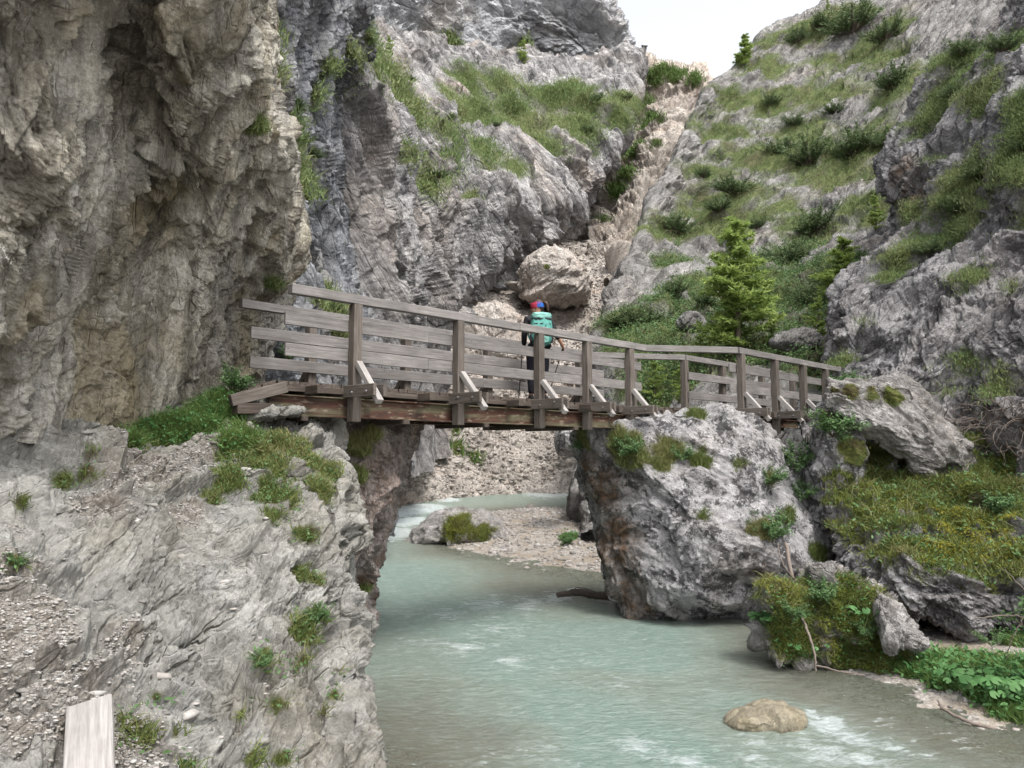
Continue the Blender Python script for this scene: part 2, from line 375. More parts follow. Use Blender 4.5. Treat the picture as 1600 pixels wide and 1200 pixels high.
# ------------------------------------------------------------------ big rock masses of the gorge
cave = rocknet([
 [(-420,-260,3.6),(-120,-250,4.0),(100,-250,4.4),(250,-250,4.9),(340,-250,5.5),(400,-250,6.6),(425,-250,9),(400,-250,18)],
 [(-420,-60,4.2),(-100,-60,4.6),(80,-60,5.1),(210,-60,5.8),(310,-60,6.2),(385,-40,7.3),(425,-40,8.8),(400,-40,17)],
 [(-420,60,4.6),(-80,60,5.0),(80,60,5.4),(190,70,6.6),(290,60,6.4),(380,80,7.4),(428,70,8.9),(404,70,16)],
 [(-420,150,4.7),(-80,150,5.0),(90,150,5.4),(200,170,6.9),(280,160,6.8),(375,165,7.8),(432,160,9.3),(405,160,16)],
 [(-420,250,4.7),(-80,250,5.0),(110,250,5.6),(200,260,7.3),(285,240,7.2),(372,250,8.3),(448,250,9.9),(415,260,16)],
 [(-420,360,4.8),(-60,360,5.2),(90,360,6.0),(190,360,7.6),(290,350,8.4),(385,360,9.4),(464,350,11.4),(420,360,16)],
 [(-420,480,4.9),(-60,480,5.4),(100,480,6.6),(200,480,8.0),(290,480,8.9),(370,480,10.6),(455,470,12.2),(420,480,16)],
 [(-420,580,5.0),(-60,580,5.7),(100,580,6.9),(200,580,7.9),(290,580,9.2),(360,580,10.9),(420,570,12.2),(400,580,16)],
 [(-420,690,5.1),(-60,690,6.0),(100,690,6.9),(200,690,7.9),(290,690,9.4),(350,680,11.1),(400,670,12.3),(390,680,16)],
], 620, 620, 1.1, .205, fade=(1, .35, .8, .7), axis=(.12, .1, 1), side=(1, .3, 0), an=(2.8, 1, 1), seed=1, lv=6, flute=.85, fb=.5, saw=.35, sawp=1.3, gain=.5)
ledge = rocknet([
 [(-420,560,6.2),(-60,620,7.0),(120,645,7.8),(250,640,8.9),(350,636,9.8),(430,640,9.9),(490,655,10.0),(530,690,10.3),(530,1000,11.8)],
 [(-420,640,5.9),(-50,660,6.5),(120,675,7.3),(250,665,8.4),(350,652,9.1),(435,652,9.2),(500,690,9.4),(538,740,9.6),(535,1020,11.5)],
 [(-420,700,5.5),(-50,740,5.8),(120,745,6.3),(250,720,7.3),(350,705,8.0),(445,715,8.2),(508,760,8.5),(546,800,8.8),(540,1040,11)],
 [(-420,850,4.7),(-50,850,4.9),(120,850,5.3),(250,830,6.1),(350,815,6.7),(445,830,6.9),(515,860,7.3),(553,900,7.6),(545,1120,9)],
 [(-420,1000,4.1),(-50,980,4.3),(120,970,4.7),(250,950,5.3),(350,940,5.8),(440,960,6.0),(520,980,6.3),(567,1010,6.6),(560,1280,8)],
 [(-420,1150,3.75),(-50,1120,3.9),(120,1100,4.15),(250,1090,4.45),(350,1080,4.85),(440,1090,5.1),(530,1100,5.35),(582,1120,5.6),(575,1450,6.6)],
 [(-420,1300,3.4),(-50,1270,3.5),(120,1240,3.7),(250,1240,3.9),(350,1230,4.2),(440,1240,4.4),(530,1250,4.6),(597,1250,4.8),(590,1650,5.6)],
 [(-420,1600,2.9),(-50,1600,2.9),(120,1600,2.9),(250,1600,3.0),(350,1600,3.2),(440,1600,3.4),(540,1600,3.5),(615,1600,3.6),(610,2200,4.2)],
], 760, 760, .8, .12, fade=(1, .6, 1, 1), axis=(.45, .8, .5), side=(1, -.3, -.2), an=(1.8, 1, 1), seed=2, lv=6, fb=.3, crack=.55, saw=.75, sawp=1.0, gain=.46, tilt=1.8)
butt = rocknet([
 [(480,630,10.6),(520,636,10.6),(570,640,10.9),(615,640,11.3),(650,645,12.2),(630,650,16)],
 [(480,690,10.5),(520,690,10.5),(570,690,10.7),(615,690,11.0),(645,690,12),(620,690,16)],
 [(480,760,10.4),(520,760,10.4),(560,760,10.6),(600,760,10.9),(626,755,12),(600,760,16)],
 [(480,850,10.4),(515,850,10.4),(548,850,10.6),(578,850,10.9),(601,830,12),(580,850,16)],
 [(480,930,10.6),(510,930,10.6),(540,930,10.8),(563,930,11.1),(586,915,12),(560,930,16)],
 [(480,1010,10.9),(505,1010,10.9),(530,1010,11.1),(553,1010,11.4),(571,1000,12.2),(550,1010,16)],
 [(480,1080,11),(505,1080,11),(530,1080,11.2),(550,1080,11.5),(563,1070,12.3),(545,1080,16)],
], 220, 380, .9, .18, fade=(1, .5, 1, 1), axis=(.25, .2, 1), side=(1, 0, 0), an=(2, 1, 1), seed=3, lv=6, fb=.7, gain=.5)
wall = rocknet([
 [(300,-200,13),(390,-200,13),(450,-200,15),(510,-200,18),(572,-200,22),(565,-200,38)],
 [(300,-60,12.5),(395,-60,13),(450,-60,15),(512,-60,18),(575,-60,22),(565,-60,38)],
 [(310,60,12),(400,60,12.8),(450,60,15),(512,60,18),(575,70,22),(560,60,38)],
 [(320,120,12),(405,120,12.7),(455,130,15),(500,130,18.5),(530,118,22.5),(510,120,38)],
 [(330,210,12),(410,210,12.8),(455,210,15),(492,215,18),(512,215,22),(500,210,36)],
 [(340,330,12),(420,330,13),(462,330,15),(498,330,17.5),(522,330,20.5),(505,330,34)],
 [(345,450,12),(430,450,13),(472,450,15),(512,450,17),(548,450,20),(535,450,32)],
 [(345,560,12),(440,560,13.3),(490,560,15),(540,560,17),(592,560,19.5),(580,560,30)],
 [(345,700,12),(450,700,13.6),(510,700,15.5),(570,700,17.5),(632,700,20),(620,700,30)],
 [(345,860,13),(450,860,14),(500,860,16),(540,860,18),(590,830,21),(580,860,30)],
], 300, 640, 2.4, .42, fade=(1, .4, 1, 1), axis=(-.35, 0, 1), side=(1, .4, 0), an=(2.8, 1, 1), seed=4, lv=6, fb=.5, flute=.2, saw=.7, gain=.5)
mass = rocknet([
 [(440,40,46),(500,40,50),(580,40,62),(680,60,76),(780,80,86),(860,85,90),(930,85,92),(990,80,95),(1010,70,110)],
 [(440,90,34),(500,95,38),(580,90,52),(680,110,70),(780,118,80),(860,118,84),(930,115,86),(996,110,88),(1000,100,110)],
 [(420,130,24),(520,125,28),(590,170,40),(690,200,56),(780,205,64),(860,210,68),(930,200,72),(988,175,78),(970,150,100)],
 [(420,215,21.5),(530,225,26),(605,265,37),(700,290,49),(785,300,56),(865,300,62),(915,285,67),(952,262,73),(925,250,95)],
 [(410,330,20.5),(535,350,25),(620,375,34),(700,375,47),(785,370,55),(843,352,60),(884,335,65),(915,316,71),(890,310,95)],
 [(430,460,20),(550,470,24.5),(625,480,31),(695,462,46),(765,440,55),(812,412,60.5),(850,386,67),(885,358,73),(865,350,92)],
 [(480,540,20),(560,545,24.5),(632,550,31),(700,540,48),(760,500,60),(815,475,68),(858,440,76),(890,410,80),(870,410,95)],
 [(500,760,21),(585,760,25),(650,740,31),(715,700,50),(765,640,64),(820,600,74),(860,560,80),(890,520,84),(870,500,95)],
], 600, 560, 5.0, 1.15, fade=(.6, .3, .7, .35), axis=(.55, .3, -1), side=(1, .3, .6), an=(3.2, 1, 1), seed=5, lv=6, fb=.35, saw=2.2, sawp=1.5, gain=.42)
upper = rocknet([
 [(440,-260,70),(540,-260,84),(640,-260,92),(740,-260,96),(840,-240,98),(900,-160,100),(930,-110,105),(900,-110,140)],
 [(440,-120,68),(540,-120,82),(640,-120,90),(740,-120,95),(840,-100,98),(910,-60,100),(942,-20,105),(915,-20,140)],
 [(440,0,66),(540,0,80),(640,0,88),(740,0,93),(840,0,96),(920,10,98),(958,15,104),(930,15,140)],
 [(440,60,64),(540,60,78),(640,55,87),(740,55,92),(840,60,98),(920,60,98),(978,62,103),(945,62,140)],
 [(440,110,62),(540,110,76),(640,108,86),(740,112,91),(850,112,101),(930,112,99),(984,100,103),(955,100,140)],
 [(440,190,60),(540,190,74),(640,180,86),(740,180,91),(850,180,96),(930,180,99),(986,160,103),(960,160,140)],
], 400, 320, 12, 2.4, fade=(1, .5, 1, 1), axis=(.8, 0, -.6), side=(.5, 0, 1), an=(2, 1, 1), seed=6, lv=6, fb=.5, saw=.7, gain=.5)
gully = rocknet([
 [(900,110,190),(960,105,190),(1000,110,185),(1045,125,180),(1090,120,175),(1120,150,175),(1160,150,180)],
 [(900,90,130),(965,86,128),(1000,92,124),(1040,104,118),(1085,108,112),(1112,140,112),(1150,150,112)],
 [(900,150,118),(960,150,116),(992,160,113),(1035,150,104),(1075,165,100),(1105,180,104),(1150,190,110)],
 [(890,230,104),(950,230,104),(978,235,100),(1015,225,93),(1050,240,90),(1082,250,95),(1130,260,100)],
 [(870,310,90),(930,305,90),(955,310,86),(988,310,81),(1015,320,79),(1040,330,84),(1090,340,88)],
 [(850,380,78),(900,375,78),(925,385,74),(955,390,69),(980,400,68),(1005,410,74),(1050,420,76)],
 [(840,450,68),(880,450,67),(910,450,64),(940,455,60),(965,465,59),(990,480,66),(1030,480,68)],
], 330, 420, 6, 1.6, fade=(.7, .7, .12, 1), axis=(-.45, .5, -1), side=(1, 0, 0), an=(2.0, 1, 1), seed=7, lv=6, fb=.6, saw=.4, gain=.5)
scree = rocknet([
 [(590,430,52),(700,440,54),(790,420,60),(865,385,68),(915,380,72),(965,390,72),(1040,420,70)],
 [(590,480,48),(700,480,52),(785,465,58),(860,440,63),(915,430,65),(965,440,62),(1040,460,60)],
 [(590,560,43),(690,550,49),(780,540,53),(860,530,56),(920,520,56),(970,520,54),(1050,530,50)],
 [(590,650,39),(680,640,45),(760,640,49),(840,640,51),(920,630,50),(980,620,48),(1060,620,44)],
 [(590,720,36),(670,715,42),(750,720,46),(840,720,48),(920,715,47),(990,710,45),(1080,710,42)],
 [(590,770,35),(660,764,40),(740,754,44.5),(840,746,47),(930,748,46),(1000,755,44),(1090,770,41)],
 [(590,860,34),(650,830,39),(740,805,43.5),(840,790,46),(930,790,45),(1010,800,43),(1100,830,40)],
], 480, 460, 3.0, .35, axis=(1, 0, -.4), side=(0, 1, 0), an=(1, 1, 1), seed=8, lv=5, fb=1.2)
slope = rocknet([
 [(1190,200,130),(1130,180,120),(1160,150,120),(1200,100,120),(1260,70,120),(1320,50,118),(1410,40,112),(1500,30,100),(1640,20,90)],
 [(1140,145,96),(1108,138,80),(1150,104,82),(1192,52,88),(1250,22,90),(1310,4,90),(1400,-8,85),(1490,-30,76),(1640,-50,64)],
 [(1095,220,86),(1066,214,66),(1112,192,70),(1178,142,74),(1250,120,76),(1320,100,74),(1390,92,68),(1470,90,60),(1620,90,50)],
 [(1050,315,76),(1022,308,56),(1072,290,59),(1144,262,62),(1226,232,63),(1300,222,60),(1372,217,55),(1450,215,47),(1600,210,39)],
 [(1015,400,66),(985,398,48),(1040,388,49),(1110,372,51),(1190,352,50),(1270,342,48),(1342,340,44),(1430,340,37),(1580,330,31)],
 [(985,480,58),(955,476,41),(1018,468,39),(1090,460,38),(1168,458,37),(1250,452,35),(1322,450,32),(1410,440,28),(1560,440,24)],
 [(965,560,50),(936,548,35),(1006,556,31),(1080,556,29),(1160,556,27),(1240,550,26),(1314,550,24),(1395,550,21.5),(1540,560,19)],
 [(955,660,45),(925,650,31),(1000,652,27),(1080,652,24),(1160,652,22),(1240,650,20.5),(1324,652,19),(1400,650,18),(1520,650,16.5)],
 [(930,780,38),(905,760,27),(990,760,24),(1080,760,21.5),(1160,760,20),(1240,750,18.5),(1330,750,17.5),(1400,750,17),(1520,750,16)],
 [(940,900,30),(900,850,24),(990,850,22),(1080,860,20),(1160,860,18.5),(1240,850,17.5),(1330,850,17),(1400,850,16.5),(1520,850,16)],
], 680, 680, 3.2, .55, fade=(.5, 1, .6, 1), axis=(-.7, -.3, -.9), side=(1, 0, -.7), an=(2.6, 1, 1), seed=9, lv=6, fb=.6, saw=1.2, sawp=1.2, gain=.42)
rcliff = rocknet([
 [(1700,-180,40),(1680,-180,23),(1740,-180,20),(1820,-180,17),(1950,-180,14),(2200,-180,11)],
 [(1660,-60,38),(1630,-60,23),(1690,-60,20),(1780,-60,17),(1900,-60,14),(2150,-60,11)],
 [(1590,40,38),(1562,34,23.5),(1620,30,20.5),(1700,20,17.5),(1840,20,14.5),(2100,20,11)],
 [(1480,115,37),(1460,110,24),(1530,110,21),(1620,110,18),(1760,110,15),(2050,110,11)],
 [(1440,200,36),(1415,200,23.8),(1495,200,20.8),(1600,200,17.6),(1740,200,14.7),(2000,200,11)],
 [(1400,275,36),(1376,272,23.5),(1462,280,20.6),(1580,280,17.4),(1720,280,14.5),(2000,280,11)],
 [(1425,350,35),(1402,350,22.8),(1474,360,19.8),(1580,360,17),(1720,360,14.2),(2000,360,11)],
 [(1350,450,32),(1320,450,21),(1404,450,18.6),(1530,450,16.4),(1700,450,13.6),(2000,450,10.5)],
 [(1330,550,29),(1300,550,19.3),(1384,550,17.3),(1510,550,15.6),(1680,550,13),(2000,550,10)],
 [(1330,640,27),(1300,640,18),(1388,640,16.4),(1510,640,15),(1670,640,12.6),(2000,640,10)],
 [(1330,740,26),(1300,750,17),(1388,750,15.8),(1510,750,14.6),(1660,750,12.3),(2000,750,10)],
 [(1330,880,26),(1300,950,16.5),(1388,950,15.4),(1510,950,14.2),(1660,980,12),(2000,1000,10)],
], 600, 680, 1.5, .26, fade=(.6, 1, 1, 1), axis=(-.75, -.2, -.8), side=(.9, 0, -.8), an=(2.0, 1, 1), seed=10, lv=6, fb=.6, crack=.4, saw=1.0, sawp=.9, gain=.46)
block = rocknet([   # mossy rock mass with an undercut foot, right bank
 [(1240,640,17),(1300,640,16.8),(1400,660,16.2),(1520,672,15.6),(1640,690,14.8),(1900,700,12.8)],
 [(1262,690,14.9),(1320,690,14.8),(1410,700,14.6),(1520,715,14.2),(1630,720,13.5),(1880,730,11.8)],
 [(1284,740,13.9),(1332,760,13.6),(1420,775,13.3),(1520,780,13.0),(1620,785,12.4),(1860,795,11)],
 [(1292,800,13.1),(1345,830,12.6),(1420,850,12.0),(1520,855,11.9),(1620,855,11.6),(1840,860,10.2)],
 [(1302,840,12.9),(1356,872,12.1),(1425,888,11.5),(1505,895,11.4),(1590,905,11.2),(1820,920,9.8)],
 [(1312,880,12.9),(1372,920,12.1),(1432,940,11.5),(1508,950,11.3),(1590,955,11.2),(1800,970,9.8)],
 [(1330,920,13.2),(1395,960,12.4),(1445,978,12.0),(1510,984,11.8),(1590,985,11.8),(1800,1000,10.4)],
 [(1330,915,14.8),(1400,940,14.5),(1450,945,14.4),(1510,950,14.4),(1590,955,14.0),(1800,960,12.8)],
 [(1330,960,15.5),(1400,970,15.0),(1450,975,15.0),(1510,980,15.0),(1590,985,14.6),(1800,990,13.5)],
], 420, 420, .9, .20, axis=(.9, 0, -.4), side=(0, .4, 1), an=(1.6, 1, 1), seed=11, lv=6, fb=.6, crack=.35, saw=.5, gain=.5)
# ------------------------------------------------------------------ separate boulders
big = rockball([(1100,640),(1155,648),(1200,672),(1238,715),(1262,770),(1290,850),(1288,880),(1240,915),(1160,955),(1090,982),(1025,991),(978,972),(952,930),(936,880),(908,835),(886,785),(886,725),(898,680),(935,664),(1010,652)],
 14.3, 1.75, 1.5, .11, 420, 300, cuts=[((-.62, -.75, -.10), 1.25), ((.10, -.82, .52), 1.30), ((-.97, -.1, -.25), 1.62), ((.55, -.7, .35), 1.55), ((.1, -.62, -.75), 1.62)], sq=.62, seed=12, lv=6, fb=.6, axis=(1, 0, -.6), side=(0, 1, 0), an=(1.3, 1, .8), crack=.3, gain=.5)
slab = rockball([(1288,610),(1300,598),(1345,597),(1420,603),(1440,622),(1470,655),(1500,682),(1514,715),(1500,738),(1465,757),(1432,745),(1405,715),(1360,680),(1310,655),(1285,635)],
 14.0, .75, .9, .12, 260, 180, cuts=[((.1, -.9, .4), .6)], sq=.6, seed=13, lv=5, fb=.9, axis=(.7, 0, -.7), side=(0, 1, 0), an=(1.6, 1, .8))
pier = rockball([(1275,640),(1300,632),(1340,660),(1350,700),(1338,760),(1330,830),(1300,850),(1278,800),(1270,720)],
 14.3, .9, .8, .13, 200, 160, sq=.7, seed=14, lv=5, fb=.9)
hump = rockball([(1192,1015),(1188,975),(1210,940),(1245,918),(1290,900),(1335,925),(1365,938),(1395,965),(1420,1010),(1432,1050),(1390,1062),(1320,1052),(1250,1040)],
 10.9, .42, .6, .24, 240, 160, sq=.62, seed=15, lv=5, fb=1.2)
wedge = rockball([(1368,945),(1385,938),(1410,955),(1435,985),(1447,1005),(1440,1018),(1400,1016),(1375,1000)],
 10.25, .30, .35, .06, 140, 90, sq=.6, seed=16, lv=4)
wedge2 = rockball([(1312,930),(1325,922),(1355,928),(1362,940),(1345,950),(1318,945)], 11.3, .2, .3, .03, 90, 60, seed=17, lv=4)
flat = rockball([(322,664),(345,655),(380,645),(420,638),(474,633),(476,648),(440,650),(400,660),(350,668)], 9.0, .35, .3, .03, 160, 90, sq=.6, seed=18, lv=4, an=(2, 1, 1))
water_stone = rockball([(1136,1128),(1158,1109),(1200,1102),(1243,1107),(1262,1124),(1250,1142),(1200,1150),(1152,1146)], 8.6, .36, .5, .035, 140, 90, sq=.8, seed=19, lv=3)
back_stone = rockball([(872,690),(876,668),(900,660),(925,668),(930,700),(900,712),(878,708)], 25, .9, 1.0, .1, 120, 90, seed=20, lv=4)
knob = rockball([(812,470),(815,430),(838,405),(860,396),(890,402),(912,430),(916,458),(900,472),(850,478)], atD(scree, 865, 478, -.3), 3.4, 2.5, .4, 200, 140, seed=21, lv=5, fb=1.2, axis=(1, 0, .5), side=(0, 1, 0), an=(2, 1, .7))
pale_outcrop = rockball([(712,570),(716,515),(735,482),(768,470),(800,486),(832,520),(838,566),(800,585),(740,585)], atD(scree, 775, 575, 1.2), 1.6, 2.5, .3, 200, 140, seed=22, lv=5, fb=1.2)
barrock = rockball([(635,848),(650,822),(690,800),(730,795),(775,812),(792,838),(780,850),(720,856),(660,856)], 25, 1.1, .9, .12, 180, 110, seed=23, lv=5, fb=1.1)
bar2 = rockball([(775,862),(782,854),(794,856),(796,864)], 23, .15, .3, .02, 60, 40, seed=24, lv=3)
bar3 = rockball([(864,868),(872,860),(884,861),(886,869)], 22, .15, .3, .02, 60, 40, seed=25, lv=3)
slope_stone = rockball([(1062,515),(1060,498),(1075,487),(1092,490),(1102,505),(1098,518)], atD(slope, 1080, 510, .2), .6, .6, .08, 90, 60, seed=26, lv=4)
flat_pale = rockball([(1206,540),(1215,524),(1245,516),(1275,524),(1290,545),(1250,552)], atD(slope, 1245, 548, .2), .7, .7, .08, 110, 70, seed=27, lv=4)
path_stone = rockball([(0,1035),(-30,1000),(-10,985),(25,990),(40,1010),(30,1035)], 4.5, .12, .3, .02, 90, 60, seed=28, lv=4)
# ------------------------------------------------------------------ river
def zw(y): return -2.9 + 0.5*np.clip((y-19)/26.0, 0, 1)**1.0 + .008*np.maximum(y-45, 0)
def fan(ny, nx, y0, y1, a0, a1):
    y = np.geomspace(y0, y1, ny)[:, None]; a = np.linspace(a0, a1, nx)[None]
    return a*y, y+0*a
def onwater(px, py):
    D = 10.0
    for _ in range(30):
        p = W(px, py, 1.0); D = float(zw(np.array(D)))/p[2]
    return p[0]*D, D
BED = [ # px, py, height above water, radius px
 (1180,1000,-.25),(1240,1010,.05),(1290,1045,.02),(1385,1068,.0),(1480,1108,.0),(1560,1135,0),(1650,1170,.0),(1420,1040,.15),(1560,1085,.16),(1600,1020,.28),(1500,1000,.15),(1450,985,.2),(1300,1000,.1),(1750,1090,.3),(1800,1190,.1),(1450,1075,.06),(1700,1000,.5),
 (1150,1030,-.16),(1050,1010,-.45),(1250,1072,-.10),(1330,1080,-.07),(1400,1118,-.08),(1550,1175,-.10),(1480,1150,-.07),(1100,1100,-.55),(1200,1190,-.4),(1400,1190,-.25),(1150,1060,-.2),(1300,1130,-.3),(1600,1250,-.2),
 (1040,1074,-.16),(950,1066,-.25),(790,1168,-.12),(1120,1135,-.2),
 (620,1190,-.06),(700,1150,-.16),(660,1080,-.2),(700,1200,-.08),(800,1180,-.32),(640,1030,-.35),(620,1300,.1),(760,1300,-.2),(640,1130,-.1),(760,1100,-.3),
 (1000,1030,-.9),(960,1000,-1.0),(850,1000,-.75),(750,950,-.7),(650,900,-1),(900,1100,-.75),(1000,1300,-.8),(1200,1350,-.6),(800,1040,-.6),(950,1180,-.7),(1050,1160,-.7),
 (780,884,-.13),(880,905,-.1),(930,915,-.13),(700,895,-.3),(800,915,-.2),(930,950,-.3),
 (700,830,.25),(750,830,.4),(850,805,.45),(900,830,.45),(930,880,.06),(860,868,.06),(650,850,.01),(800,858,.06),(820,820,.5),(960,860,.4),(700,852,.06),(770,800,.2),
 (850,778,-.35),(740,780,-.35),(640,810,-.5),(620,850,-.7),(700,745,.5),(800,740,.8),(900,750,.4),(650,764,.2),(960,770,-.3),(600,820,-.5),(690,790,-.3),(660,800,-.45),(730,788,-.35),(800,783,-.35),(625,835,-.5),(870,785,-.3),
]
_bp = np.array([onwater(a, b)+(h,) for a, b, h in BED])
def bedh(x, y):
    num = 0; den = 0
    for bx, by, h in _bp:
        sx = .045*by; sy = .09*by if by > 15 else .05*by
        w_ = np.exp(-.5*(((x-bx)/sx)**2+((y-by)/sy)**2))+1e-7/(1+(x-bx)**2+(y-by)**2)
        num = num + w_*h; den = den + w_
    return num/den
X, Y = fan(620, 620, 3.2, 75, -1.1, 1.35)
bz = bedh(X, Y)
P0 = np.stack((X, Y, zw(Y)+bz), -1)
st, e = facet(P0*np.array((3.2, 3.2, 1.0)), .5); st2, e2 = facet(P0*9.0, .5)
P0[..., 2] += .07*fbm(P0*1.2, 5, .6) + .05*np.maximum(st, 0)*np.clip(e*3, 0, 1) + .02*st2
bed = Surf(P0, flip=True); bed.refresh()
if bed.N[..., 2].mean() < 0: bed.flip = not bed.flip; bed.refresh()
m = NT('river_gravel')
v = m.coord()
c = m.ramp(m.noise(v, .8, 6, .6), [(.3, (.19, .155, .115)), (.55, (.24, .205, .165)), (.7, (.29, .26, .23))])
pv = m.n('ShaderNodeTexVoronoi', {'Vector': v, 'Scale': 26.0}); pc = m.ramp(m.n('ShaderNodeSeparateColor', {0: pv.outputs['Color']}).outputs[0], [(0, (.14, .13, .12)), (.4, (.26, .24, .22)), (.8, (.34, .32, .30)), (1, (.42, .41, .39))])
c = m.mix(m.math('MULTIPLY', m.ramp(m.noise(v, 1.3, 4, .6), [(.42, 0), (.55, 1)]), .75), c, pc)
c = m.mix(.5, c, m.ramp(m.noise(v, 40, 4, .8), [(.3, .35), (.7, .7)]), 'OVERLAY')
M_bed = m.finish(c, .9, m.bump(m.math('ADD', m.noise(v, 25, 5, .7), m.ramp(pv.outputs['Distance'], [(0, 1), (.6, 0)])), .5, .03), .2)
tag(bed.build('riverbed', M_bed), kind='structure')
# water surface: waves run along the current
X, Y = fan(900, 700, 3.2, 62, -.55, 1.25)
h = bedh(X, Y)
nzc = np.stack((X, Y, 0*X), -1)
wp = np.stack((perlin(nzc*.5), perlin(nzc*.5+9), 0*X), -1)*.5
q = nzc+wp
wav = .030*fbm(q*np.array((1.1, 2.4, 1)), 4, .55) + .012*fbm(q*np.array((4.0, 8.0, 1)), 3, .6, ridged=True)
fo = np.full(X.shape, -1.0)
FO = [(620,800,60,2.2),(660,795,50,2.2),(610,835,50,2.0),(640,815,40,2.2),(700,782,25,1.6),(860,772,60,1.5),(900,925,25,1.2),(870,935,40,.9),(820,945,50,.8),(760,945,60,.6),(700,960,60,.6),(640,960,50,.4),(720,1010,80,.6),(800,1035,50,.7),(660,1000,50,.5),
      (1290,1130,50,1.15),(1330,1150,70,.85),(1290,1180,80,.75),(1360,1190,80,.7),(1400,1170,80,.55),(1270,1115,25,1.1),(1260,1160,40,.7),(1000,1170,70,.65),(1080,1200,60,.7),(1180,1190,60,.5),(840,1180,70,.5),(760,1190,50,.45),(950,1070,80,.3),(1380,1130,40,.5),(1500,1160,60,.35),(890,1030,100,.3),(780,985,90,.5),(1180,1160,40,.6)]
for a, b, r, s_ in FO:
    x0, y0 = onwater(a, b); rr = r*y0/1200.0
    fo = np.maximum(fo, (1-np.sqrt(((X-x0)/rr)**2+((Y-y0)/(rr*(1.3 if y0 < 15 else 2.2)))**2))*s_)
rap = np.clip(fo, 0, 1)
wav = wav*(1+1.6*rap*np.clip((1.6-.9*(Y < 24)), 0, 2)) + .10*rap*fbm(q*np.array((1.6, 2.6, 1)), 4, .6)*(Y > 20) + .05*rap*fbm(q*np.array((2.2, 3.2, 1)), 4, .6)
sx0, sy0 = onwater(1215, 1128)
wav = wav + .05*np.exp(-(((X-sx0+.05)/.35)**2+((Y-sy0+.0)/.3)**2)) - .05*np.exp(-(((X-sx0-.55)/.25)**2+((Y-sy0+.15)/.3)**2))
P1 = np.stack((X, Y, zw(Y)+wav), -1)
water = Surf(P1); water.refresh()
if water.N[..., 2].mean() < 0: water.flip = True; water.refresh()
fn = fbm(q*np.array((2.2, 7.5, 1))+2, 6, .68)
fn2 = fbm(q*np.array((9, 20, 1))+8, 4, .7)
water.att['foam'] = np.clip((np.clip(fo, -.12, 1)*1.0 + 1.0*fn + .45*fn2 - .20)/.6, 0, 1)
water.att['deep'] = np.clip((-h-.02)/.55, 0, 1)
m = NT('milky_river_water')
v = m.coord()
deep = m.attr('deep'); foam = m.attr('foam')
dc = m.ramp(m.math('ADD', deep, m.math('MULTIPLY', m.math('SUBTRACT', m.noise(v, .9, 4, .6), .5), .5)), [(0, (.30, .275, .21)), (.4, (.27, .315, .26)), (1, (.23, .315, .272))])
fnz = m.noise(m.coord(scale=(1, 2.4, 1)), 7, 10, .82, 1.2)
ff = m.math('MULTIPLY', m.ramp(m.math('ADD', m.math('MULTIPLY', foam, .34), fnz), [(.57, 0), (.68, .35), (.84, .95)]), m.ramp(foam, [(.02, 0), (.2, 1)]), True)
dc = m.mix(m.math('MULTIPLY', m.ramp(m.noise(m.coord(scale=(1, 3.2, 1)), 4.5, 9, .74, .8), [(.47, 0), (.64, 1)]), .42), dc, (.52, .60, .56))
dcol = m.mix(ff, dc, (.58, .64, .635))
vw = m.coord(scale=(1, 2.2, 1))
hb = m.math('ADD', m.math('MULTIPLY', m.noise(vw, 5.5, 6, .62, .8), 1.0), m.math('MULTIPLY', m.noise(vw, 24, 5, .68, .4), .6))
nb = m.bump(hb, 1.0, .10)
dif = m.n('ShaderNodeBsdfDiffuse', {'Color': dcol, 'Normal': nb})
tr = m.n('ShaderNodeBsdfTransparent', {'Color': (.72, .86, .78, 1)})
op = m.ramp(m.math('MAXIMUM', deep, ff), [(0, .3), (.2, .62), (.5, .93), (1, 1)])
body = m.n('ShaderNodeMixShader', {0: op, 1: tr.outputs[0], 2: dif.outputs[0]})
gl = m.n('ShaderNodeBsdfGlossy', {'Color': (1, 1, 1, 1), 'Roughness': .06, 'Normal': nb})
fr = m.n('ShaderNodeFresnel', {'IOR': 1.33, 'Normal': nb})
sh = m.n('ShaderNodeMixShader', {0: fr.outputs[0], 1: body.outputs[0], 2: gl.outputs[0]})
m.set(m.out, 'Surface', sh.outputs[0]); M_water = m.m
tag(water.build('water', M_water), kind='structure')
# broad valley floor beneath everything
gm = mesh_np('ground', [(-900, -300, -9), (900, -300, -9), (900, 1500, -9), (-900, 1500, -9)], [(0, 1, 2, 3)])
tag(link('ground', gm, M_bed), kind='structure')
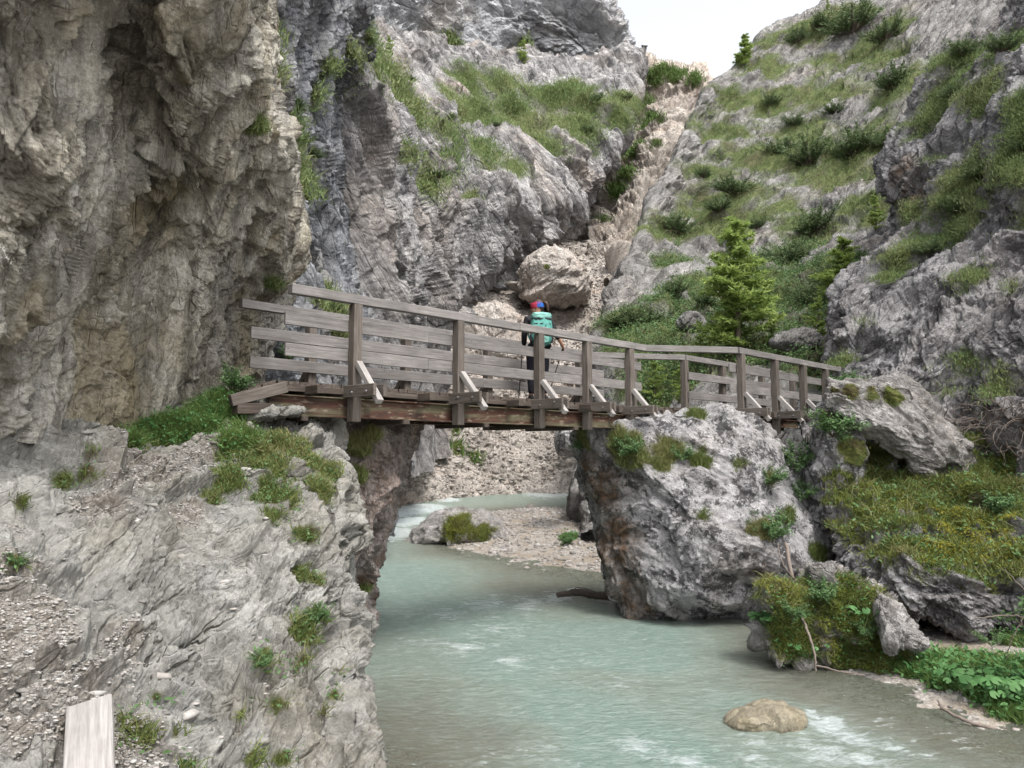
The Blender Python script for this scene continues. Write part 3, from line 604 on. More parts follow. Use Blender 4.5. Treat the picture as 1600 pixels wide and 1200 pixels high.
# ------------------------------------------------------------------ footbridge
def woodmat(name, ca, cb, cc, knots=True):
    m = NT(name)
    oi = m.n('ShaderNodeObjectInfo')
    tc = m.n('ShaderNodeTexCoord')
    va = m.n('ShaderNodeVectorMath', operation='ADD'); m.set(va, 0, tc.outputs['Object'])
    cmb = m.n('ShaderNodeCombineXYZ', {0: m.math('MULTIPLY', oi.outputs['Random'], 37.0), 1: m.math('MULTIPLY', oi.outputs['Random'], 11.0)}); m.set(va, 1, cmb.outputs[0])
    mp = m.n('ShaderNodeMapping', {'Vector': va.outputs[0], 'Scale': (.5, 9, 9)}); v = mp.outputs[0]
    g = m.noise(v, 5, 8, .72, .5)
    c = m.ramp(g, [(.35, ca), (.5, cb), (.66, cc)])
    mp2 = m.n('ShaderNodeMapping', {'Vector': va.outputs[0], 'Scale': (1, 1.5, 1.5)})
    b = m.noise(mp2.outputs[0], 1.7, 5, .6)
    c = m.mix(.6, c, m.ramp(b, [(.3, .3), (.7, .72)]), 'OVERLAY')
    c = m.mix(m.math('MULTIPLY', oi.outputs['Random'], .3), c, tuple(x*.55 for x in ca))
    if knots:
        k = m.vor(mp2.outputs[0], 4.5, 'F1'); c = m.mix(m.ramp(k, [(.035, .75), (.09, 0)]), c, (.03, .022, .018))
    return m.finish(c, .8, m.bump(g, .35, .01), .25)
M_rail = woodmat('weathered_wood', (.12, .110, .104), (.18, .167, .159), (.25, .235, .226))
M_post = woodmat('old_post_wood', (.07, .058, .048), (.11, .093, .08), (.165, .145, .13))
M_dark = woodmat('dark_wet_wood', (.035, .027, .022), (.07, .055, .045), (.12, .10, .085), False)
M_pale = woodmat('bleached_wood', (.22, .205, .19), (.30, .28, .265), (.40, .38, .36), False)
m = NT('rusty_painted_steel'); v = m.coord(scale=(.6, 2.2, 2.2))
rn = m.noise(v, 3, 8, .7, .4); rr = m.noise(m.coord(scale=(.25, 1, 3)), 3, 5, .6)
c = m.ramp(rn, [(.38, (.03, .015, .011)), (.5, (.065, .028, .018)), (.62, (.035, .02, .015))])
c = m.mix(m.ramp(rr, [(.47, 0), (.56, 1)]), c, (.085, .075, .045)); c = m.mix(m.ramp(m.noise(v, 9, 6, .7), [(.56, 0), (.62, .8)]), c, (.2, .16, .12))
M_rust = m.finish(c, .75, m.bump(rn, .3, .01), .3)
m = NT('bolt_steel'); M_bolt = m.finish((.35, .35, .36), .45, None, .5, Metallic=.8)
rnd = random.Random(5)
def beam(name, p0, p1, w, h, mat, parent, up=(0, 0, 1), wob=.0, bev=.005):
    """board of width w and height h from p0 to p1, its own x axis along the grain"""
    p0 = Vector([float(t) for t in p0]); p1 = Vector([float(t) for t in p1]); d = p1-p0; L = d.length; x = d.normalized(); upv = Vector(up)
    y = upv.cross(x).normalized(); z = x.cross(y)
    bm = bmesh.new(); n = max(1, int(L/.5))
    rings = []
    for i in range(n+1):
        t = -L/2+L*i/n; oy = rnd.uniform(-wob, wob); oz = rnd.uniform(-wob, wob)
        ce = 0 if 0 < i < n else rnd.uniform(-.006, .006)
        rings.append([bm.verts.new((t+ce, sy*w/2+oy, sz*h/2+oz)) for sy, sz in ((-1, -1), (1, -1), (1, 1), (-1, 1))])
    for a, b in zip(rings[:-1], rings[1:]):
        for k in range(4): bm.faces.new((a[k], a[(k+1) % 4], b[(k+1) % 4], b[k]))
    bm.faces.new(rings[0][::-1]); bm.faces.new(rings[-1])
    bmesh.ops.recalc_face_normals(bm, faces=bm.faces)
    eds = [e for e in bm.edges if len(e.link_faces) == 2 and e.calc_face_angle(0) > .5]
    if bev: bmesh.ops.bevel(bm, geom=eds, offset=bev, segments=1, affect='EDGES')
    me = bpy.data.meshes.new(name); bm.to_mesh(me); bm.free()
    o = link(name, me, mat, parent)
    c = (p0+p1)/2
    M = Matrix(((x.x, y.x, z.x, c.x), (x.y, y.y, z.y, c.y), (x.z, y.z, z.z, c.z), (0, 0, 0, 1)))
    if parent is not None: M = Matrix.Translation(-parent.location) @ M
    o.matrix_local = M
    return o
bridge = empty('footbridge', (1.2, 13.2, .85)); tag(bridge, 'weathered wooden footbridge with plank railings on rusty steel girders', 'footbridge')
ZD = .856
Ns, N1, N2, N3 = [np.array(t) for t in ((-2.63, 8.95), (2.45, 14.1), (4.25, 14.4), (7.6, 17.75))]
Fs, F1, F2, F3 = [np.array(t) for t in ((-3.53, 9.84), (1.6, 15.1), (3.5, 15.5), (6.55, 18.6))]
def on(a, b, px):
    k = (px-800)/1200.0/CP
    k = (px-800)/1200.0
    d = b-a; t = (k*a[1]-a[0])/(d[0]-k*d[1]); return a+d*t
def v3(p, z): return (float(p[0]), float(p[1]), z)
def nrm(a, b, s):   # unit vector pointing out of the bridge on side s
    d = (b-a)/np.linalg.norm(b-a); return np.array((d[1], -d[0]))*s
def run(name, pts, zc, w, h, mat, off, side, cuts=None, wob=.002):
    """boards butted end to end along the line pts"""
    for a, b in zip(pts[:-1], pts[1:]):
        n = nrm(a, b, side)
        beam(name, v3(a+n*off, zc), v3(b+n*off, zc), w, h, mat, bridge, wob=wob)
def lerp(a, b, t): return a+(b-a)*t
# handrails on the post heads
u1 = (N1-Ns)/np.linalg.norm(N1-Ns)
run('handrail', [Ns, lerp(Ns, N1, .535), N1], 1.945, .11, .115, M_rail, 0, 1)
run('handrail', [N1+np.array((.012, .003)), N2], 1.945, .11, .115, M_rail, 0, 1)
run('handrail', [N2+np.array((.01, .005)), lerp(N2, N3, .55), N3], 1.945, .11, .115, M_rail, 0, 1)
run('handrail', [Fs, lerp(Fs, F1, .37), lerp(Fs, F1, .73), F1], 1.945, .10, .11, M_rail, 0, -1)
run('handrail', [F1+np.array((.012, .003)), F2], 1.945, .10, .11, M_rail, 0, -1)
run('handrail', [F2+np.array((.01, .005)), F3], 1.945, .10, .11, M_rail, 0, -1)
for z, zf, hh in ((1.61, 1.57, .155), (1.235, 1.182, .155)):
    run('rail_board', [Ns, lerp(Ns, N1, .30), lerp(Ns, N1, .66), lerp(Ns, N1, 1.0)], z, .04, hh, M_rail, -.092, 1)
    run('rail_board', [lerp(N2, N3, -.03), lerp(N2, N3, .5), lerp(N2, N3, .97)], z, .04, hh, M_rail, -.092, 1)
    run('rail_board', [lerp(Fs, F1, .015), lerp(Fs, F1, .58), lerp(Fs, F1, 1.03)], zf, .04, hh, M_rail, -.092, -1)
    run('rail_board', [F2, lerp(F2, F3, .62), lerp(F2, F3, .95)], zf, .04, hh, M_rail, -.092, -1)
def post(a, b, px, side, outr=True, z0=.40):
    p = on(a, b, px); n = nrm(a, b, side); d = (b-a)/np.linalg.norm(b-a)
    beam('post', v3(p, z0), v3(p, 1.886), .125, .125, M_post, bridge, up=v3(d, 0), wob=.002)
    if not outr: return
    L = .56
    for k, s_ in enumerate((-1, 1)):
        q = p+d*s_*.086
        lo = L+(.0 if s_ < 0 else -.04)
        o = beam('outrigger', v3(q-n*.5, .77), v3(q+n*lo, .77), .045, .15, M_post, bridge, wob=.003)
        if s_ < 0:
            for t in (.08, .38):
                bb = bmesh.new(); bmesh.ops.create_cone(bb, cap_ends=True, segments=10, radius1=.016, radius2=.014, depth=.014)
                mb = bpy.data.meshes.new('bolt'); bb.to_mesh(mb); bb.free(); bo = link('bolt', mb, M_bolt, o)
                bo.location = ((-.5+lo)/2*0+t, -.029 if side > 0 else .029, rnd.uniform(-.02, .02)); bo.rotation_euler = (math.pi/2, 0, 0)
    a0 = p+n*.068; a1 = p+n*.545
    beam('brace', v3(a0, 1.14), v3(a1, .62), .085, .075, M_pale if side > 0 else M_post, bridge)
for px in (553, 716, 843, 918, 985): post(Ns, N1, px, 1)
for px in (1160, 1213, 1257, 1292): post(N2, N3, px, 1)
for px in (483, 633, 762, 906): post(Fs, F1, px, -1)
post(F1, F2, 990, -1, False, .72); 
for px in (1071, 1130, 1192, 1240): post(F2, F3, px, -1, px > 1150, .72)
# girders: I sections
def ibeam(a, b, z0, hgt, fw, side):
    g = None
    d = (b-a)/np.linalg.norm(b-a); L = float(np.linalg.norm(b-a)); n = nrm(a, b, side)
    c = (a+b)/2
    bm = bmesh.new()
    prof = [(-fw/2, 0), (fw/2, 0), (fw/2, .014), (.006, .02), (.006, hgt-.02), (fw/2, hgt-.014), (fw/2, hgt), (-fw/2, hgt), (-fw/2, hgt-.014), (-.006, hgt-.02), (-.006, .02), (-fw/2, .014)]
    r0 = [bm.verts.new((-L/2, y, z)) for y, z in prof]; r1 = [bm.verts.new((L/2, y, z)) for y, z in prof]
    for k in range(12): bm.faces.new((r0[k], r0[(k+1) % 12], r1[(k+1) % 12], r1[k]))
    bm.faces.new(r0[::-1]); bm.faces.new(r1); bmesh.ops.recalc_face_normals(bm, faces=bm.faces)
    me = bpy.data.meshes.new('girder'); bm.to_mesh(me); bm.free()
    o = link('girder', me, M_rust, bridge); o.matrix_local = Matrix.Translation(-bridge.location) @ Matrix.Translation((c[0], c[1], z0)) @ Matrix.Rotation(math.atan2(d[1], d[0]), 4, 'Z')
n1 = nrm(Ns, N1, 1)
ga = lerp(Ns, N1, -.02); ibeam(ga-n1*.15, lerp(Ns, N1, .99)-n1*.15, .45, .25, .13, 1)
nf = nrm(Fs, F1, -1); ibeam(lerp(Fs, F1, -.02)-nf*.15, lerp(Fs, F1, .97)-nf*.15, .45, .25, .13, 1)
n3 = nrm(N2, N3, 1); ibeam(lerp(N2, N3, -.05)-n3*.13, lerp(N2, N3, .95)-n3*.13, .54, .16, .1, 1)
nf3 = nrm(F2, F3, -1); ibeam(lerp(F2, F3, -.05)-nf3*.13, lerp(F2, F3, .95)-nf3*.13, .54, .16, .1, 1)
# joists and stringers
for k in range(9):
    t = .045+.118*k; p = lerp(Ns, N1, t); q = lerp(Fs, F1, t)
    beam('joist', v3(p+n1*(.14 if k % 2 else .2), .762), v3(q, .762), .09, .10, M_dark, bridge)
for k in range(6):
    t = .10+.16*k; p = lerp(N2, N3, t); q = lerp(F2, F3, t)
    beam('joist', v3(p+n3*.13, .762), v3(q, .762), .09, .10, M_dark, bridge)
for k in range(3):
    t = .2+.3*k; p = lerp(N1, N2, t); q = lerp(F1, F2, t)
    beam('joist', v3(p, .762), v3(q, .762), .09, .10, M_dark, bridge)
run('stringer', [lerp(Ns, N1, -.01), lerp(Ns, N1, .36), lerp(Ns, N1, .7), N1, N2, N3], .775, .05, .075, M_dark, -.10, 1, wob=.004)
run('stringer', [Fs, F1, F2, F3], .775, .05, .075, M_dark, -.10, -1)
# cross beam ends under the girders
for px in (480, 640, 765, 850, 905): 
    p = on(Ns, N1, px); beam('cross_beam', v3(p-n1*.05, .42), v3(p-n1*1.2, .42), .10, .055, M_dark, bridge)
# deck planks: one mesh, boards laid across
def planks(pts_n, pts_f, ztop, name, mat, pw=.145, extra=.06):
    bm = bmesh.new(); 
    for (a, b), (c_, d_) in zip(zip(pts_n[:-1], pts_n[1:]), zip(pts_f[:-1], pts_f[1:])):
        L = float(np.linalg.norm(b-a)); n = max(1, int(L/pw))
        for i in range(n):
            t0 = (i+.04)/n; t1 = (i+.96)/n; j0, j1 = rnd.uniform(-.02, .02), rnd.uniform(-.02, .02); dz = rnd.uniform(-.004, .004)
            q = [lerp(a, b, t0), lerp(a, b, t1), lerp(c_, d_, t1), lerp(c_, d_, t0)]
            e = (q[0]-q[3]); e = e/np.linalg.norm(e)
            q = [q[0]+e*j0, q[1]+e*j0, q[2]-e*j1, q[3]-e*j1]
            zt = ztop if np.isscalar(ztop) else None
            z4 = [ztop]*4 if zt is not None else [ztop[0]+(ztop[1]-ztop[0])*t for t in (t0, t1, t1, t0)]
            vs_ = [bm.verts.new((p[0], p[1], z-.045+dz)) for p, z in zip(q, z4)]+[bm.verts.new((p[0], p[1], z+dz)) for p, z in zip(q, z4)]
            for f in ((0, 3, 2, 1), (4, 5, 6, 7), (0, 1, 5, 4), (1, 2, 6, 5), (2, 3, 7, 6), (3, 0, 4, 7)): bm.faces.new([vs_[k] for k in f])
    bmesh.ops.recalc_face_normals(bm, faces=bm.faces)
    me = bpy.data.meshes.new(name); bm.to_mesh(me); bm.free(); o = link(name, me, mat, bridge); o.location = -bridge.location
    return o
ins = .085
Np = [lerp(Ns, N1, -.012)-n1*ins, N1-n1*ins, N2-n1*ins, N3-n3*ins]; Fp = [Fs-nf*ins, F1-nf*ins, F2-nf*ins, F3-nf3*ins]
planks(Np, Fp, ZD+.002, 'deck', M_dark)
E1, E2 = np.array((-3.10, 8.50)), np.array((-3.75, 9.72))
a_, b_ = lerp(Ns, N1, -.02)-n1*.0, Fs+0
planks([a_, E1], [b_, E2], (ZD, .665), 'ramp', M_dark, .16)
beam('ramp_beam', v3(a_+np.array((.10, .06)), .775), v3(E1+np.array((.0, -.05)), .585), .08, .13, M_post, bridge)
beam('ramp_beam', v3(E1+np.array((.03, .0)), .50), v3(a_+np.array((-.02, .03)), .52), .12, .12, M_dark, bridge)
beam('ramp_beam', v3(b_, .76), v3(E2, .585), .08, .13, M_post, bridge)
# ------------------------------------------------------------------ loose plank on the path
p = beam('plank', W(138, 1325, 3.14), W(141, 1099, 3.92), .20, .05, M_pale, None, up=(0, -.55, 1), wob=.004, bev=.006)
tag(p, 'bleached cracked wooden plank lying on the path in the bottom left corner', 'plank')
# ------------------------------------------------------------------ hiker
def skin(name, verts, edges, mat, parent, root=0, sub=2):
    me = bpy.data.meshes.new(name); me.from_pydata([v[0] for v in verts], edges, []); me.update()
    o = link(name, me, mat, parent)
    o.modifiers.new('skin', 'SKIN').use_smooth_shade = True
    for i, v in enumerate(verts):
        r = v[1]; r = (r, r) if not isinstance(r, tuple) else r
        me.skin_vertices[0].data[i].radius = r
        me.skin_vertices[0].data[i].use_root = (i == root)
    s_ = o.modifiers.new('sub', 'SUBSURF'); s_.levels = sub; s_.render_levels = sub
    return o
def flatmat(name, col, rough=.8, var=.25, scale=9, spec=.25):
    m = NT(name); v = m.coord(); n_ = m.noise(v, scale, 4, .6)
    c = m.mix(var, col, m.ramp(n_, [(.3, tuple(x*.5 for x in col)), (.7, tuple(min(1, x*1.5) for x in col))]))
    return m.finish(c, rough, m.bump(m.noise(v, scale*2, 3, .5), .4, .02), spec)
M_skin = flatmat('skin', (.42, .24, .17), .6, .1); M_shirt = flatmat('black_shirt', (.018, .018, .022)); M_trous = flatmat('dark_trousers', (.015, .015, .022)); M_boot = flatmat('boots', (.03, .028, .03))
M_hair = flatmat('brown_hair', (.055, .03, .02), .5, .5, 30); M_pack = flatmat('mint_pack_fabric', (.09, .29, .25), .6, .55, 18); M_lid = flatmat('pale_mint_fabric', (.20, .42, .37), .55, .5, 20); M_black = flatmat('black_fabric', (.02, .022, .026))
m = NT('headband_fabric'); v = m.coord(); sp = m.n('ShaderNodeSeparateXYZ', {0: v})
c = m.ramp(m.math('ADD', m.math('MULTIPLY', sp.outputs[0], -5.0), m.noise(v, 12, 3, .5)), [(.35, (.02, .09, .32)), (.52, (.04, .06, .24)), (.62, (.33, .03, .06))])
M_band = m.finish(c, .8)
H = empty('person', (.44, 12.83, ZD+.002), R(12)); tag(H, 'hiker in black clothes with a red and blue headband standing on the footbridge, from behind', 'person')
# local frame: +y is the way she faces, x to her right
EX = 1.0
J = [((0, 0, .93), .13), ((0, .0, 1.08), (.125, .10)), ((0, .01, 1.25), (.135, .10)), ((0, .01, 1.38), (.12, .085)), ((0, .02, 1.46), .055), ((0, .03, 1.52), .052),
     # right arm (6..9)
     ((.185, .01, 1.40), .062), ((.31, .0, 1.17), .045), ((.43, .08, 1.02), .033), ((.47, .12, .965), .027),
     # left arm (10..13)
     ((-.185, .01, 1.40), .062), ((-.235, .02, 1.15), .042), ((-.20, .18, .98), .032), ((-.18, .25, .945), .027),
     # legs
     ((.095, 0, .84), .115), ((.10, .02, .48), .07), ((.10, -.01, .12), .042), ((.11, .10, .05), .042),
     ((-.095, 0, .84), .115), ((-.11, .03, .48), .07), ((-.115, .02, .12), .042), ((-.13, .13, .05), .042)]
Ed = [(0, 1), (1, 2), (2, 3), (3, 4), (4, 5), (3, 6), (6, 7), (7, 8), (8, 9), (3, 10), (10, 11), (11, 12), (12, 13), (0, 14), (14, 15), (15, 16), (16, 17), (0, 18), (18, 19), (19, 20), (20, 21)]
# head joined to the neck, then fingers: all one skinned figure
k = len(J)
hd = Vector((-.80, .50, -.25)).normalized()      # where she looks: down to her left
hc = Vector((0, .035, 1.625))
J += [((hc.x, hc.y, hc.z-.035), (.068, .075)), ((hc.x, hc.y, hc.z+.035), (.088, .085)), ((hc.x, hc.y, hc.z+.085), .055)]
Ed += [(5, k), (k, k+1), (k+1, k+2)]
for (hi, sx) in ((9, 1), (13, -1)):
    b = Vector(J[hi][0]); 
    palm = len(J); d0 = Vector((.25*sx, .55, -.35)).normalized()
    J.append((tuple(b+d0*.055), (.03, .016))); Ed.append((hi, palm))
    for f in range(4):
        s0 = b+d0*.07+Vector((0, 0, .024-.016*f)); L = (.030, .034, .032, .025)[f]
        i0 = len(J); curl = Vector((-.8*sx, .1, -.1))
        J.append((tuple(s0), .0085)); J.append((tuple(s0+(d0+curl*.3).normalized()*L), .008)); J.append((tuple(s0+(d0+curl*.3).normalized()*L+(curl*.9-d0*.2).normalized()*L*.9), .0072))
        Ed += [(palm, i0), (i0, i0+1), (i0+1, i0+2)]
    i0 = len(J); J.append((tuple(b+d0*.03+Vector((-.02*sx, 0, .03))), .010)); J.append((tuple(b+d0*.055+Vector((-.035*sx, 0, .045))), .009)); Ed += [(palm, i0), (i0, i0+1)]
body = skin('body', J, Ed, M_skin, H)
# face features belong to the head
q = hd.to_track_quat('Y', 'Z').to_matrix().to_4x4()
def blob(name, mat, parent, parts, lvl=2):
    bm = bmesh.new()
    for c_, r_ in parts:
        bmesh.ops.create_icosphere(bm, subdivisions=lvl, radius=1, matrix=Matrix.Translation(c_) @ q @ Matrix.Diagonal((*r_, 1)))
    me = bpy.data.meshes.new(name); bm.to_mesh(me); bm.free(); me.polygons.foreach_set('use_smooth', [True]*len(me.polygons))
    return link(name, me, mat, parent)
def hp(x, y, z): return hc+q.to_3x3() @ Vector((x, y, z))
blob('face', M_skin, H, [(hp(0, .055, -.02), (.062, .055, .085)), (hp(0, .112, -.015), (.013, .018, .022)), (hp(0, .10, -.058), (.024, .012, .01)), (hp(.078, 0, -.01), (.012, .018, .03)), (hp(-.078, 0, -.01), (.012, .018, .03)), (hp(0, .085, -.085), (.028, .025, .02))])
blob('hair', M_hair, H, [(hp(0, -.02, .035), (.084, .096, .088)), (hp(0, -.06, -.01), (.068, .048, .06))], 3)
# pony tail
pt = [(hp(0, -.11, .04), .022), (hp(.0, -.155, .035), .032), (hp(.01, -.175, -.03), .030), (hp(.01, -.165, -.09), .018), (hp(.01, -.16, -.13), .008)]
skin('ponytail', [(tuple(a), b) for a, b in pt], [(0, 1), (1, 2), (2, 3), (3, 4)], M_hair, H)
# headband: a broad ring round the head
bm = bmesh.new(); rings = []
for z_, rr_ in ((-.03, .100), (-.015, .105), (.03, .108), (.06, .103), (.07, .094)):
    rings.append([bm.verts.new(hp(math.cos(a)*rr_*.90, .0+math.sin(a)*rr_*1.08, z_+.012*math.sin(a))) for a in [2*math.pi*i/28 for i in range(28)]])
for a, b in zip(rings[:-1], rings[1:]):
    for i in range(28): bm.faces.new((a[i], a[(i+1) % 28], b[(i+1) % 28], b[i]))
me = bpy.data.meshes.new('headband'); bm.to_mesh(me); bm.free(); ob = link('headband', me, M_band, H); ob.modifiers.new('s', 'SOLIDIFY').thickness = .006
me.transform(Matrix.Translation(-hc)); ob.location = hc
def sub_skin(name, ids, edges, grow, mat):
    mp = {i: n for n, i in enumerate(ids)}
    vs_ = []
    for i in ids:
        r = J[i][1]; r = r if isinstance(r, tuple) else (r, r); vs_.append((J[i][0], (r[0]+grow, r[1]+grow)))
    return skin(name, vs_, [(mp[a], mp[b]) for a, b in edges], mat, H)
J.append((tuple(Vector(J[7][0]).lerp(Vector(J[8][0]), .55)), .036)); SL = len(J)-1
sub_skin('shirt', [0, 1, 2, 3, 6, 7, SL, 10, 11, 12], [(0, 1), (1, 2), (2, 3), (3, 6), (6, 7), (7, SL), (3, 10), (10, 11), (11, 12)], .014, M_shirt)
sub_skin('trousers', [0, 14, 15, 16, 18, 19, 20], [(0, 14), (14, 15), (15, 16), (0, 18), (18, 19), (19, 20)], .014, M_trous)
for ids in ((16, 17), (20, 21)):
    a = Vector(J[ids[0]][0]); b = Vector(J[ids[1]][0])
    skin('boot', [(tuple(a+Vector((0, 0, .03))), .05), (tuple(a+Vector((0, -.01, -.06))), .05), (tuple(b+Vector((0, -.02, 0))), (.05, .042)), (tuple(b+Vector((0, .06, -.008))), (.042, .035))], [(0, 1), (1, 2), (2, 3)], M_boot, H)
# backpack, worn: a thing of its own
BP = empty('backpack', (.44, 12.83, ZD+.95), R(12)); tag(BP, 'mint green hiking backpack worn by the person on the footbridge', 'backpack')
def pillow(name, mat, parent, c, s_, bulge=.25, cuts=6, noise=.01):
    bm = bmesh.new(); bmesh.ops.create_cube(bm, size=2); bmesh.ops.subdivide_edges(bm, edges=bm.edges, cuts=cuts, use_grid_fill=True)
    for v in bm.verts:
        p = v.co; L = p.length; f = (1-bulge)+bulge*1.45/L
        v.co = Vector((p.x*f*s_[0]+c[0]+rnd.uniform(-noise, noise), p.y*f*s_[1]+c[1]+rnd.uniform(-noise, noise), p.z*f*s_[2]+c[2]))
    me = bpy.data.meshes.new(name); bm.to_mesh(me); bm.free(); me.polygons.foreach_set('use_smooth', [True]*len(me.polygons))
    o = link(name, me, mat, parent); return o
pillow('main_bag', M_pack, BP, (0, -.225, .25), (.145, .085, .235), .55, noise=.014)
pillow('lid', M_lid, BP, (0, -.225, .465), (.135, .09, .055), .6, noise=.014)
pillow('front_pocket', M_lid, BP, (0, -.30, .15), (.10, .03, .12), .5)
pillow('compression_strap', M_black, BP, (0, -.315, .33), (.13, .006, .009), .3, noise=.001)
pillow('compression_strap', M_black, BP, (.05, -.318, .30), (.009, .006, .16), .2, noise=.001)
pillow('collar', M_black, BP, (0, -.225, .415), (.14, .088, .022), .4, noise=.004)
pillow('hip_belt', M_black, BP, (0, -.10, .0), (.165, .11, .035), .5, noise=.003)
for s_ in (-1, 1):
    skin('side_pocket', [((s_*.165, -.23, .02), .03), ((s_*.17, -.23, .10), .038), ((s_*.165, -.23, .18), .03)], [(0, 1), (1, 2)], M_black, BP)
    skin('strap', [((s_*.10, -.15, .47), .02), ((s_*.105, -.05, .52), .022), ((s_*.11, .06, .49), .022), ((s_*.12, .12, .36), .02), ((s_*.15, .08, .2), .015), ((s_*.16, -.05, .1), .012)], [(i, i+1) for i in range(5)], M_pack, BP)
# trekking poles
def pole(p0, p1, label):
    o = empty('trekking_pole', p1); tag(o, label, 'trekking pole', 'trekking poles of the hiker')
    p0, p1 = Vector(p0), Vector(p1); d = (p0-p1)
    def seg(name, a, b, r0, r1, mat):
        bm = bmesh.new(); A = p1+d*a; B = p1+d*b; L = (B-A).length
        bmesh.ops.create_cone(bm, cap_ends=True, segments=10, radius1=r0, radius2=r1, depth=L, matrix=Matrix.Translation((A+B)/2-p1) @ (B-A).to_track_quat('Z', 'Y').to_matrix().to_4x4())
        me = bpy.data.meshes.new(name); bm.to_mesh(me); bm.free(); link(name, me, mat, o)
    seg('tip', 0, .05, .003, .006, M_bolt); seg('basket', .055, .07, .03, .02, M_black); seg('shaft', .05, .88, .007, .009, M_black); seg('grip', .88, 1.03, .017, .015, M_boot)
Mh = Matrix.Translation(H.location) @ Matrix.Rotation(R(12), 4, 'Z')
rh = Mh @ Vector((.485, .17, .955)); lh = Mh @ Vector((-.20, .31, .95))
pole(rh, (rh.x-.30, rh.y+.02, ZD+.01), 'black trekking pole in the hiker’s outstretched right hand')
pole(lh, (lh.x-.07, lh.y-.05, ZD+.01), 'black trekking pole in the hiker’s lowered left hand')
# ------------------------------------------------------------------ vegetation
rg = np.random.RandomState(11)
M_grass = leafmat('grass_blades', [(.06, .08, .02), (.10, .135, .035), (.16, .18, .06), (.27, .23, .12)])
M_lush = leafmat('lush_grass', [(.05, .095, .025), (.09, .16, .04), (.14, .21, .06), (.20, .24, .10)])
M_alp = leafmat('alpine_turf', [(.09, .135, .045), (.14, .20, .07), (.20, .25, .10), (.26, .255, .13)])
M_moss = leafmat('moss_turf', [(.045, .045, .014), (.085, .105, .022), (.15, .18, .03), (.25, .27, .04), (.19, .16, .07)])
M_yel = leafmat('yellow_moss', [(.16, .15, .02), (.27, .25, .03), (.38, .34, .05)])
M_pine = leafmat('pine_needles', [(.05, .08, .035), (.085, .125, .05), (.13, .175, .075)], trans=.12)
M_larch = leafmat('larch_needles', [(.17, .24, .07), (.27, .36, .10), (.38, .47, .15)], trans=.5)
M_leaf = leafmat('broad_leaves', [(.05, .10, .03), (.085, .16, .055), (.14, .22, .10)], trans=.3)
M_butter = leafmat('big_leaves', [(.045, .12, .035), (.07, .17, .05), (.11, .22, .08)], trans=.3)
M_bark = flatmat('bark', (.10, .08, .065), .9, .4, 20); M_twig = flatmat('dead_twig', (.16, .13, .11), .9, .4, 20)
def unit(v): return v/np.maximum(np.linalg.norm(v, axis=-1, keepdims=True), 1e-9)
def blades(B, D_, L, w, droop=.35, seg=2):
    """tapering blades from base points B along directions D_ (n,3), lengths L, widths w -> verts, quads, tris"""
    n = len(B); S_ = unit(np.cross(D_, rg.normal(size=(n, 3)))); L = L[:, None]; w = w[:, None]
    out = D_*np.array((1, 1, 0))+1e-6; dn = unit(out)*droop*.5-np.array((0, 0, 1))*droop*.5
    if seg == 1:
        V = np.stack((B-S_*w, B+S_*w, B+D_*L), 1); i = np.arange(n)*3
        return V.reshape(-1, 3), None, np.stack((i, i+1, i+2), 1), 3
    M = B+D_*L*.55+dn*L*.15; T = B+D_*L*.95+dn*L*.6
    V = np.stack((B-S_*w, B+S_*w, M+S_*w*.8, M-S_*w*.8, T), 1); i = np.arange(n)*5
    return V.reshape(-1, 3), np.stack((i, i+1, i+2, i+3), 1), np.stack((i+3, i+2, i+4), 1), 5
def blade_obj(name, B, D_, L, w, tint, mat, parent=None, droop=.35, seg=2, origin=None):
    V, Q, T, k = blades(B, D_, L, w, droop, seg)
    org = np.zeros(3) if origin is None else np.asarray(origin, float)
    me = mesh_np(name, V-org, Q, T, {'tint': np.repeat(tint, k)}, smooth=False)
    o = link(name, me, mat, parent)
    if parent is None: o.location = org
    return o
def pick(S, n, key='veg', pw=1.0, thr=.35, sel=None):
    """n random points of a surface where the mask says so, weighted by true area"""
    P = S.P; a = np.linalg.norm(np.cross(P[1:, :-1]-P[:-1, :-1], P[:-1, 1:]-P[:-1, :-1]), axis=-1)
    wt = S.att[key][:-1, :-1]; wt = np.where(wt > thr, wt**pw, 0)*a
    vis = (S.px[:-1, :-1] > -60) & (S.px[:-1, :-1] < 1680) & (S.py[:-1, :-1] > -80) & (S.py[:-1, :-1] < 1280)
    wt = wt*vis
    if sel is not None: wt = wt*sel(S)[:-1, :-1]
    wt = wt.ravel(); s_ = wt.sum()
    if s_ <= 0: return None
    k = rg.choice(len(wt), n, p=wt/s_); i, j = np.unravel_index(k, (P.shape[0]-1, P.shape[1]-1))
    u, v = rg.rand(n, 1), rg.rand(n, 1)
    p = P[i, j]*(1-u)*(1-v)+P[i+1, j]*u*(1-v)+P[i, j+1]*(1-u)*v+P[i+1, j+1]*u*v
    return p, S.N[i, j], wt.reshape(P.shape[0]-1, -1)
